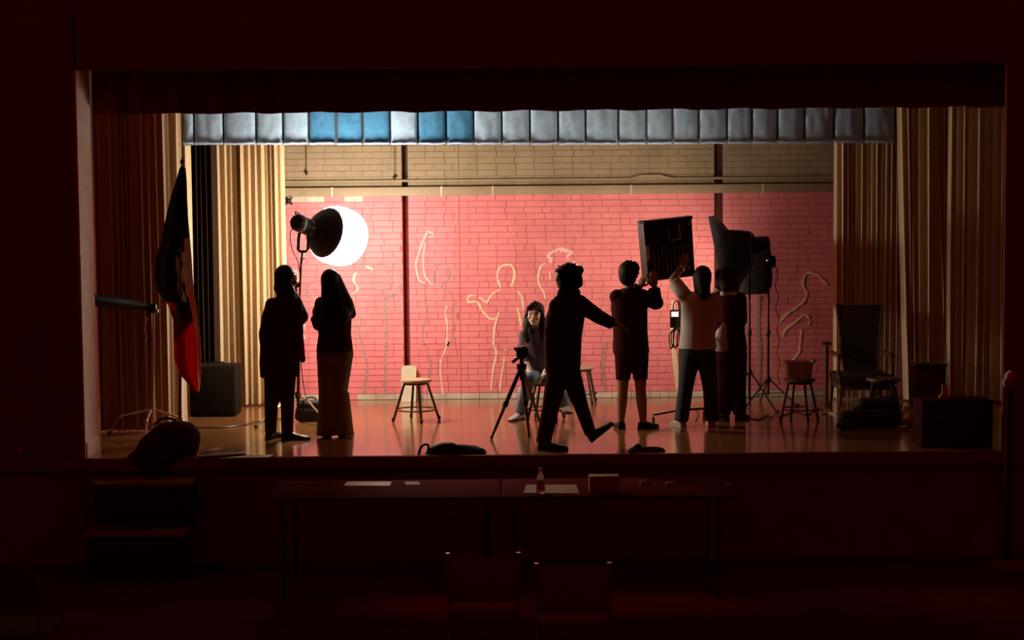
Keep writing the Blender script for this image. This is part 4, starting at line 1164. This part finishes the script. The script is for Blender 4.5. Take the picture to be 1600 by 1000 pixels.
# ---- boy in shorts with both hands up at the panel
f1, f2 = F(972, 671), F(1000, 671)
Y5 = (f1.y + f2.y) / 2
def hair5(B, c, fr, k, J):
    scalp(B, c, fr, k, 1.05)
    P_ = lambda px, py, dy=0: W(px, py, Y5 + dy)
    rn = random.Random(9)
    for k in range(18):
        a = rn.uniform(.2, 3.0); B.cap(P_(983 + 10 * math.cos(a), 426 - 9 * math.sin(a), rn.uniform(-.05, .05)), P_(983 + 16 * math.cos(a), 425 - 18 * math.sin(a + rn.uniform(-.2, .2)), rn.uniform(-.05, .05)), .02, .010, 8)
    B.cap(P_(978, 419), P_(990, 417), .055, .05); B.cap(P_(990, 420), P_(994.5, 426), .045, .028); B.cap(P_(974, 424), P_(973, 432), .05, .04)
t5, J5, b5, a5 = person('boy in dark shorts and top, both hands raised to the light panel', Y5,
  dict(head=(983, 429, .02), neck=(984, 450, 0), chest=(983, 480, 0), waist=(985, 518, 0), hip=(986, 550, 0),
       shL=(964, 464, 0), shR=(1003, 463, 0), elL=(974, 468, .12), elR=(1024, 473, .03), wrL=(1000, 449, .14), wrR=(1022, 449, .05),
       hipL=(974.5, 556, 0), hipR=(999.5, 556, 0), knL=(973, 608, .0), knR=(1001, 608, .0)),
  (.35, .95, .12), [dict(heel=f1, ang=98, L=.23, m=M_BLKFAB), dict(heel=f2, ang=40, L=.23, m=M_BLKFAB)],
  hair5, hw=(.145, .135, .145, .15), ease=.022, hem=(.02, .155, .12), legs='short', legr=((.083, .066, .05), (.083, .066, .05)), slr=(.07, .066, .055),
  hands={'L': (V((.35, .2, .9)), V((.6, .8, 0)), .5, -1), 'R': (V((.0, .2, 1)), V((-.2, 1, 0)), .35, 1)}, skin=M_SKIND)
B = Blob(); B.cap(W(1008, 466, Y5), W(1026, 473, Y5 + .03), .06, .065); B.cap(W(1026, 473, Y5 + .03), W(1023, 453, Y5 + .05), .062, .04); B.skin('sleeve', M_BLKCOT, t5, .009, 5)

# ---- girl in the white T-shirt
f1, f2 = F(1068, 668), F(1112, 667)
Y6 = (f1.y + f2.y) / 2
def hair6(B, c, fr, k, J):
    scalp(B, c, fr, k, .98)
    P_ = lambda px, py, dy=0: W(px, py, Y6 + dy)
    B.cap(P_(1097, 432, -.03), P_(1101, 460, -.09), .078, .055); B.cap(P_(1092, 432, -.02), P_(1093, 452, -.04), .06, .05)
t6, J6, b6, a6 = person('person in white T-shirt seen from behind, left arm raised to the panel', Y6,
  dict(head=(1097, 435, .02), neck=(1095, 457, 0), chest=(1093, 485, 0), waist=(1090, 515, 0), hip=(1090, 545, 0),
       shL=(1070, 462, 0), shR=(1115, 469, 0), elL=(1051, 437, .10), elR=(1122, 505, .10), wrL=(1066, 417, .22), wrR=(1110, 520, .25),
       hipL=(1079, 552, 0), hipR=(1103, 552, 0), knL=(1071, 608, .02), knR=(1110, 608, .02)),
  (-.1, 1, .1), [dict(heel=f1, ang=110, L=.225, m=M_SHOEW), dict(heel=f2, ang=85, L=.225, m=M_SHOEW)],
  hair6, hw=(.15, .13, .145, .15), ease=.026, hem=(.0, .18, .13), top=M_WHITET, pants=M_DDENIM, sleeve='short', legr=((.094, .070, .066), (.094, .070, .066)),
  slr=(.07, .066, .05), hands={'L': (V((.25, .3, .9)), V((.3, .9, 0)), .5, 1)}, skin=M_SKIND, solem=M_SHOEW)
wb_ = J6['wrL'] * .85 + J6['elL'] * .15; wd = (J6['wrL'] - J6['elL']).normalized()
MB().lathe(wb_ - wd * .012, wd, [(.034, 0), (.036, .004), (.036, .02), (.034, .024)], 16).build('wristband', M_CHROME, t6)

# ---- person behind, bob hair, dark open shirt
f1, f2 = F(1136, 656), F(1153, 657)
Y7 = (f1.y + f2.y) / 2
def hair7(B, c, fr, k, J):
    scalp(B, c, fr, k, 1.12)
    P_ = lambda px, py, dy=0: W(px, py, Y7 + dy)
    B.cap(P_(1126, 428), P_(1124, 446), .06, .045); B.cap(P_(1144, 428), P_(1145, 448), .06, .05); B.cap(P_(1135, 432, -.05), P_(1135, 448, -.06), .07, .06)
t7, J7, b7, a7 = person('person with dark bobbed hair and open dark shirt before the softboxes', Y7,
  dict(head=(1135, 434, .0), neck=(1137, 456, 0), chest=(1140, 485, 0), waist=(1140, 515, 0), hip=(1142, 548, 0),
       shL=(1121, 467, 0), shR=(1156, 467, 0), elL=(1117, 492, .12), elR=(1158, 500, .04), wrL=(1119, 466, .22), wrR=(1150, 520, .20),
       hipL=(1133, 554, 0), hipR=(1152, 554, 0), knL=(1135, 606, .0), knR=(1154, 606, .0)),
  (-.6, .8, .05), [dict(heel=f1, ang=120, L=.23), dict(heel=f2, ang=60, L=.235)],
  hair7, hw=(.14, .125, .14, .14), ease=.018, hem=(.0, .155, .115), top=M_BLKCOT, pants=M_BLKCOT, sleeve='long', legr=((.095, .072, .064), (.095, .072, .064)),
  slr=(.066, .06, .045), skin=M_SKIND)
B = Blob(); B.cap(W(1128, 512, Y7 - .10), W(1126, 535, Y7 - .10), .05, .06); B.tube([W(1127, 530, Y7 - .09), W(1127, 549, Y7 - .09)], [.06, .066], 14)
B.skin('shirt_tail', M_WHITET, t7, .009, 4)
B = Blob(); B.cap(W(1130, 459, Y7 - .05), W(1147, 459, Y7 - .05), .03, .03); B.skin('collar', M_WHITET, t7, .008, 4)

# ---- camera tripod in front of the seated girl
Yt = F(808, 690).y
tc_ = F(812, 682); hubt = W(815, 572, Yt + .02)
tp = thing('camera_tripod', V((hubt.x, hubt.y, 0)), 'black camera tripod with spread legs in front of the seated girl', 'tripod')
for fx, fy, kx, ky in ((767, 686.5, 793, 625), (827, 684, 820, 632), (846, 667, 832, 625)):
    f = F(fx, fy)
    u1 = hubt + (f - hubt) * .52; d = (f - hubt).normalized()
    lg = MB().tube([hubt + d * .03, u1], .019, 8).build('leg', M_BLACK, tp)
    MB().tube([u1 - d * .02, f - d * .10], .014, 8).build('lower_tube', M_BLACK, lg)
    MB().tube([f - d * .10, f - d * .03], .011, 8).build('leg_tip', M_BLACK, lg)
    MB().cap(f - d * .022, f - d * .016, .015).build('rubber_foot', M_BLACK, lg)
    MB().lathe(u1 - d * .03, d, [(.022, 0), (.025, .008), (.025, .045), (.02, .05)], 10).build('leg_lock', M_BLACK, lg)
MB().tube([hubt - V((0, 0, .12)), hubt + V((0, 0, .08))], .017, 10).build('centre_column', M_BLACK, tp)
MB().lathe(hubt - V((0, 0, .035)), UP, [(.03, 0), (.045, .01), (.045, .05), (.03, .06)], 12).build('spider', M_BLACK, tp)
MB().box((hubt.x - .035, hubt.y - .035, hubt.z + .06), (hubt.x + .035, hubt.y + .035, hubt.z + .12), .012).build('pan_head', M_BLACK, tp)
a, b = W(806.5, 557, Yt), W(826, 542, Yt)
MB().box((a.x, Yt - .05, a.z), (b.x, Yt + .06, b.z), .01).build('camera_mount', M_BLACK, tp)
MB().tube([W(809, 557, Yt), hubt + V((-.02, 0, .10))], .010, 8).build('head_arm', M_BLACK, tp)
MB().tube([W(822, 557, Yt), hubt + V((.02, 0, .10))], .010, 8).build('head_arm', M_BLACK, tp)
MB().cap(W(804, 544, Yt), W(807, 548, Yt), .010).build('pan_knob', M_BLACK, tp)
MB().tube([hubt + V((-.02, 0, .08)), W(801, 566, Yt - .02)], [.010, .016], 8).build('pan_handle', M_BLACK, tp)
MB().box((W(816, 541, Yt).x, Yt - .03, b.z), (W(823, 541, Yt).x, Yt + .03, b.z + .012), .003).build('quick_plate', M_CHROME, tp)

# ================================================================== THINGS ON THE STAGE LIP AND IN THE HALL
def lump(name, label, cat, m, parts, vox=.012, sm=6, strap=None, z0=0.0):
    B = Blob()
    for p, q, r0, r1 in parts: B.cap(p, q, r0, r1)
    zs = min(v[2] for v in B.v)
    c = sum((V(p) for p, *_ in parts), V()) / len(parts)
    t = thing(name, V((c.x, c.y, z0)), label, cat)
    B.skin('body' if not name.endswith('bag') else 'bag_body', m, t, vox, sm)
    if strap:
        MB().tube(arc_pts(strap, 6), .010, 8).build('strap', m, t)
    return t
G_ = lambda px, py, Y: W(px, py, Y)
lump('shoulder_bag', 'black bag with a looped strap on the stage edge below the empty stool', 'bag', M_BLKFAB,
     [(G_(684, 707, .10), G_(750, 710, .10), .08, .06), (G_(690, 702, .08), G_(705, 700, .08), .06, .05), (G_(718, 704, .10), G_(742, 705, .12), .055, .05), (G_(672, 712, .10), G_(700, 711, .10), .05, .06)],
     strap=[G_(654, 715, .07), G_(656, 703, .06), G_(662, 695, .07), G_(669, 696, .09), G_(668, 706, .09), G_(662, 713, .08)])
lump('backpack_bag', 'dark crumpled bag on the stage edge in front of the boy in shorts', 'bag', M_BLKFAB,
     [(G_(990, 709, .12), G_(1030, 709, .12), .06, .06), (G_(985, 712, .10), G_(1036, 712, .10), .05, .045), (G_(993, 700, .12), G_(996, 698, .12), .025, .02), (G_(1018, 703, .12), G_(1030, 704, .12), .035, .03)],
     strap=[G_(992, 703, .12), G_(994, 696, .11), G_(999, 696, .11), G_(1003, 703, .12)])
yk_ = F(1360, 676).y
lump('duffel_bag', 'long dark bag lying on the floor before the armchair', 'bag', M_BLKFAB,
     [(F(1322, 668) + UP * .08, F(1395, 668) + UP * .085, .08, .085), (F(1350, 664) + UP * .17, F(1392, 664) + UP * .17, .09, .08), (F(1312, 672) + UP * .04, F(1330, 672) + UP * .05, .035, .05), (F(1384, 662) + UP * .20, F(1394, 662) + UP * .24, .07, .04)],
     strap=[F(1330, 670) + UP * .15, F(1345, 668) + UP * .2, F(1365, 668) + UP * .23])
lump('cloth_bundle', 'crumpled pale cloth bundle on the floor right of the dark bags', 'cloth', mat('pale_cloth', (.62, .50, .38), .85, scale=30, bump=.4),
     [(F(1418, 665) + UP * .06, F(1418, 665) + UP * .18, .06, .03), (F(1418, 665) + UP * .08, F(1438, 664) + UP * .12, .07, .06), (F(1424, 665) + UP * .05, F(1442, 665) + UP * .16, .05, .04), (F(1408, 666) + UP * .035, F(1418, 666) + UP * .05, .035, .05)])
# black case at far right, in shade
a = F(1440, 700)
cs = thing('equipment_case', V((a.x + .28, a.y + .2, 0)), 'large black case on the floor at the dark right end of the stage', 'case')
zc_ = W(1450, 626, a.y).z
x1_ = min(W(1560, 650, a.y).x, XR - .03)
MB().box((a.x, a.y, .0), (x1_, a.y + .30, zc_), .015).build('case_body', M_BLKCOT, cs)
MB().box((a.x - .005, a.y - .006, zc_ * .62), (x1_ + .005, a.y + .004, zc_ * .66), .002).build('edge_band', M_STEEL, cs)
MB().box((a.x + .1, a.y - .02, zc_ * .55), (a.x + .16, a.y, zc_ * .72), .004).build('latch', M_STEEL, cs)
b = F(1445, 656)
sh = thing('dark_cabinet', V((b.x + .1, b.y + .1, 0)), 'low dark cabinet against the ochre curtain at the right', 'cabinet')
zt2 = W(1450, 572, b.y).z
xa, xb = W(1431, 600, b.y).x, W(1478, 600, b.y).x
MB().box((xa, b.y, .02), (xb, b.y + .25, zt2), .01).build('cabinet_body', M_BLKCOT, sh)
MB().box((xa - .01, b.y - .01, zt2), (xb + .01, b.y + .26, zt2 + .02), .006).build('cabinet_top', M_DWOOD, sh)
MB().box((xa + .02, b.y - .012, .06), (xb - .02, b.y, zt2 - .04), .004).build('door', M_DWOOD, sh)
yb0 = W(1470, 624, .9)
yl = thing('yellow_bundle', V((W(1476, 622, a.y + .1).x, a.y + .1, zc_ + .002)), 'small yellow and white bundle resting on the black case', 'bundle')
B = Blob(); c = V((W(1476, 620, a.y + .1).x, a.y + .1, zc_ + .02))
B.cap(c + V((-.03, 0, .0)), c + V((.02, 0, .005)), .022, .018); B.cap(c + V((-.015, 0, .0)), c + V((-.018, 0, .10)), .015, .008); B.cap(c + V((.012, 0, .0)), c + V((.014, 0, .105)), .014, .008)
B.skin('wrap', mat('yellow_cloth', (.65, .40, .10), .8), yl, .006, 3)

# bag at the left lip, step in front, papers
lump('padded_bag', 'big rounded dark bag at the left end of the stage edge', 'bag', M_BLKCOT,
     [(G_(250, 708, .10), G_(280, 694, .10), .20, .17), (G_(262, 690, .12), G_(285, 685, .12), .17, .15), (G_(215, 722, .06), G_(250, 716, .08), .10, .16)],
     vox=.016, strap=[G_(240, 664, .10), G_(255, 654, .10), G_(272, 656, .10), G_(284, 668, .10)])
stp = thing('step_unit', V((W(230, 740, -.25).x, -.25, HALLZ)), 'wooden step against the stage front below the rounded bag', 'steps')
xs0, xs1 = W(150, 730, -.25).x, W(300, 730, -.25).x
MB().box((xs0, -.34, HALLZ + .40), (xs1, -.035, HALLZ + .70), .006).build('riser_box', M_BLKCOT, stp)
MB().box((xs0 - .01, -.36, HALLZ + .70), (xs1 + .01, -.035, HALLZ + .735), .006).build('tread', M_FLOOR, stp)
MB().box((xs0, -.62, HALLZ + .001), (xs1, -.34, HALLZ + .35), .006).build('riser_box', M_BLKCOT, stp)
MB().box((xs0 - .01, -.64, HALLZ + .35), (xs1 + .01, -.345, HALLZ + .385), .006).build('tread', M_FLOOR, stp)
def sheet(name, label, pts, m, z, th=.003, cat='paper'):
    P4 = [F(px, py, z) for px, py in pts]
    return single(MB().prism(P4, (0, 0, th)), name, m, label, cat, smooth=False)
sheet('binder', 'dark flat binder with a bright edge lying on the left stage edge', [(310, 716), (383, 711), (384, 708), (330, 710)], M_STEEL, .002, .014, 'binder')
sheet('paper_sheet', 'pale curled paper sheet on the left stage edge', [(345, 716.5), (420, 715), (427, 711), (388, 711.5)], M_PAPER, .002, .004)
sheet('glossy_folder', 'pinkish glossy folder lying slantwise beside the rounded bag', [(318, 706), (334, 706), (348, 700), (334, 700)], mat('glossy_card', (.5, .3, .26), .2), .002, .004, 'folder')

# long table in front of the stage with odds and ends
ZT = -.10
ya, yb2 = F(800, 776, ZT).y, F(800, 748, ZT).y
tx0, tx1 = F(430, 765, ZT).x, F(1140, 765, ZT).x
tm = mat('dark_table', (.10, .005, .005), .9, spec=.02)
for k, (u0, u1, lab) in enumerate(((tx0, (tx0 + tx1) / 2 - .005, 'left dark folding table in front of the stage, paper on top'), ((tx0 + tx1) / 2 + .005, tx1, 'right dark folding table in front of the stage, carrying bottle and box'))):
    tb2 = thing('folding_table', V(((u0 + u1) / 2, (ya + yb2) / 2, HALLZ)), lab, 'table', 'tables before the stage')
    MB().box((u0, ya, ZT - .03), (u1, yb2, ZT), .006).build('tabletop', tm, tb2)
    for sx_ in (u0 + .1, u1 - .1):
        for yy in (ya + .06, yb2 - .06):
            MB().tube([V((sx_, yy, ZT - .03)), V((sx_, yy, HALLZ))], .014, 8).build('leg', M_STEEL, tb2)
sheet('paper_sheet', 'white paper sheet on the left table before the stage', [(537, 759.5), (609, 759.5), (612, 753), (542, 753)], M_PAPER, ZT + .001)
sheet('note_card', 'small beige card on the left table right of the white sheet', [(634, 758), (657, 758), (654, 753), (632, 753)], M_CARD, ZT + .001)
sheet('paper_sheet', 'creased brownish paper on the right table beside the bottle', [(818, 771), (905, 771.5), (900, 758), (822, 758)], M_CARD, ZT + .001, .004)
bp_ = F(845, 771, ZT)
bt = thing('water_bottle', bp_, 'clear water bottle standing on the right table before the stage', 'bottle')
MB().lathe(bp_, UP, [(.028, .0), (.032, .006), (.032, .05), (.029, .06), (.032, .07), (.032, .125), (.014, .155), (.012, .17)], 20).build('bottle_body', M_GLASS, bt)
MB().lathe(bp_ + UP * .168, UP, [(.014, 0), (.015, .003), (.015, .018), (.013, .02)], 14).build('cap', M_PAPER, bt)
MB().lathe(bp_ + UP * .03, UP, [(.0325, 0), (.0328, .002), (.0328, .038), (.0325, .04)], 20, cap=False).build('wrapper', M_PAPER, bt)
bxa, bxb = F(921, 771, ZT), F(968, 771, ZT)
single(MB().box((bxa.x, bxa.y, ZT), (bxb.x, bxa.y + .12, ZT + .125), .004), 'cardboard_box', M_CARD, 'small brown cardboard box on the right table before the stage', 'box')
for px, py, lab in ((1000, 757, 'small clear cup lying right of the cardboard box'), (1040, 760, 'small clear cup at the middle of the right table end'), (1132, 764, 'small clear cup at the far right table end')):
    p_ = F(px, py, ZT) + UP * .016
    single(MB().lathe(p_, (1, .3, 0), [(.012, 0), (.016, .002), (.02, .06), (.019, .06), (.014, .006)], 16), 'plastic_cup', M_GLASS, lab, 'cup', 'clear cups on the table')
# two dark chairs added in the hall; their chrome caps make the glints
def glint_chair(px, py, lab):
    zf = HALLZ; d_ = F(px, py, zf + .80); b = V((d_.x, d_.y, zf))
    t = thing('glint_chair', b, lab, 'chair', 'dark chairs in the hall')
    MB().box((b.x - .2, b.y + .02, zf + .42), (b.x + .2, b.y + .42, zf + .47), .02).build('seat', M_VAL, t)
    MB().box((b.x - .2, b.y - .03, zf + .52), (b.x + .2, b.y + .0, zf + .80), .015).build('backrest', M_VAL, t)
    for s in (-1, 1):
        MB().tube([V((b.x + s * .21, b.y - .06, zf)), V((b.x + s * .21, b.y - .01, zf + .45)), V((b.x + s * .21, b.y - .015, zf + .79))], .011, 8).build('leg', M_VAL, t)
        MB().tube([V((b.x + s * .21, b.y - .015, zf + .76)), V((b.x + s * .21, b.y - .015, zf + .82))], .014, 10).build('glint_cap', M_CHROME, t)
        MB().tube([V((b.x + s * .21, b.y + .42, zf)), V((b.x + s * .21, b.y + .38, zf + .44)), V((b.x + s * .21, b.y, zf + .44))], .011, 8).build('leg', M_VAL, t)
glint_chair(755, 868, 'added dark chair in the hall nearer the middle, with chrome caps for glints')
glint_chair(895, 884, 'added dark chair in the hall further right, with chrome caps for glints')
# pale chair back at bottom left
p_ = F(10, 905, HALLZ + .78)
tcb = thing('wooden_chair', V((p_.x, p_.y, HALLZ)), 'dim tan chair back at the bottom left corner of the hall', 'chair')
MB().prism([V((p_.x - .22, p_.y, HALLZ + .58)), V((p_.x + .19, p_.y, HALLZ + .58)), V((p_.x + .17, p_.y, HALLZ + .78)), V((p_.x + .10, p_.y, HALLZ + .86)), V((p_.x - .10, p_.y, HALLZ + .88)), V((p_.x - .22, p_.y, HALLZ + .82))], (0, .02, 0)).build('backrest', mat('dull_tan', (.10, .055, .025), .95, spec=0.0), tcb, smooth=False)
MB().box((p_.x - .21, p_.y + .02, HALLZ + .42), (p_.x + .19, p_.y + .42, HALLZ + .45), .01).build('seat', mat('dull_tan', (.1, .05, .02)), tcb)
for s in (-.19, .17):
    MB().tube([V((p_.x + s, p_.y + .01, HALLZ)), V((p_.x + s, p_.y + .01, HALLZ + .62))], .014, 8).build('leg', M_VAL, tcb)
    MB().tube([V((p_.x + s, p_.y + .40, HALLZ)), V((p_.x + s, p_.y + .40, HALLZ + .43))], .014, 8).build('leg', M_VAL, tcb)
# small panel on the left hall wall, white cloth on a post at the right
a, b = W(25, 716, -.02), W(38, 693, -.02)
pnl = thing('wall_panel', V(((a.x + b.x) / 2, 0, a.z)), 'small dim panel on the dark wall left of the stage', 'panel')
MB().box((a.x, -.02, a.z), (b.x, -.001, b.z), .004).build('plate', M_HALL, pnl)
MB().box((a.x + .02, -.028, a.z + .04), (b.x - .02, -.019, b.z - .04), .003).build('switch', M_REVEAL, pnl)
b = W(1576, 700, -.35); zt3 = W(1576, 608, -.35).z
cp = thing('dark_easel', V((b.x, -.35, HALLZ)), 'dark post beside the stage right edge holding a white cloth', 'post')
MB().tube([V((b.x, -.35, HALLZ + .02)), V((b.x, -.35, zt3))], .03, 10).build('shaft', M_BLKCOT, cp)
MB().lathe(V((b.x, -.35, HALLZ)), UP, [(.16, 0), (.16, .02), (.04, .05)], 20).build('base', M_HALL, cp)
B = Blob(); B.cap(W(1571, 601, -.36), W(1571, 596, -.36), .022, .025); B.cap(W(1576, 588, -.36), W(1579, 584, -.36), .035, .03); B.cap(W(1571, 597, -.36), W(1578, 590, -.36), .02, .03); B.cap(W(1582, 587, -.36), W(1585, 589, -.36), .02, .014)
wc = thing('white_cloth', W(1574, 605, -.36), 'small white knotted cloth on the dark post at right', 'cloth')
B.skin('knot', M_PAPER, wc, .006, 4)

# ================================================================== fuse the skins
bpy.context.view_layer.update()
dg = bpy.context.evaluated_depsgraph_get()
for o in REMESH:
    me = bpy.data.meshes.new_from_object(o.evaluated_get(dg))
    me.name = o.name
    o['_new'] = me.name
    old = o.data
for o in REMESH:
    me = bpy.data.meshes[o['_new']]; del o['_new']
    o.modifiers.clear(); o.data = me
    me.polygons.foreach_set('use_smooth', [True] * len(me.polygons))
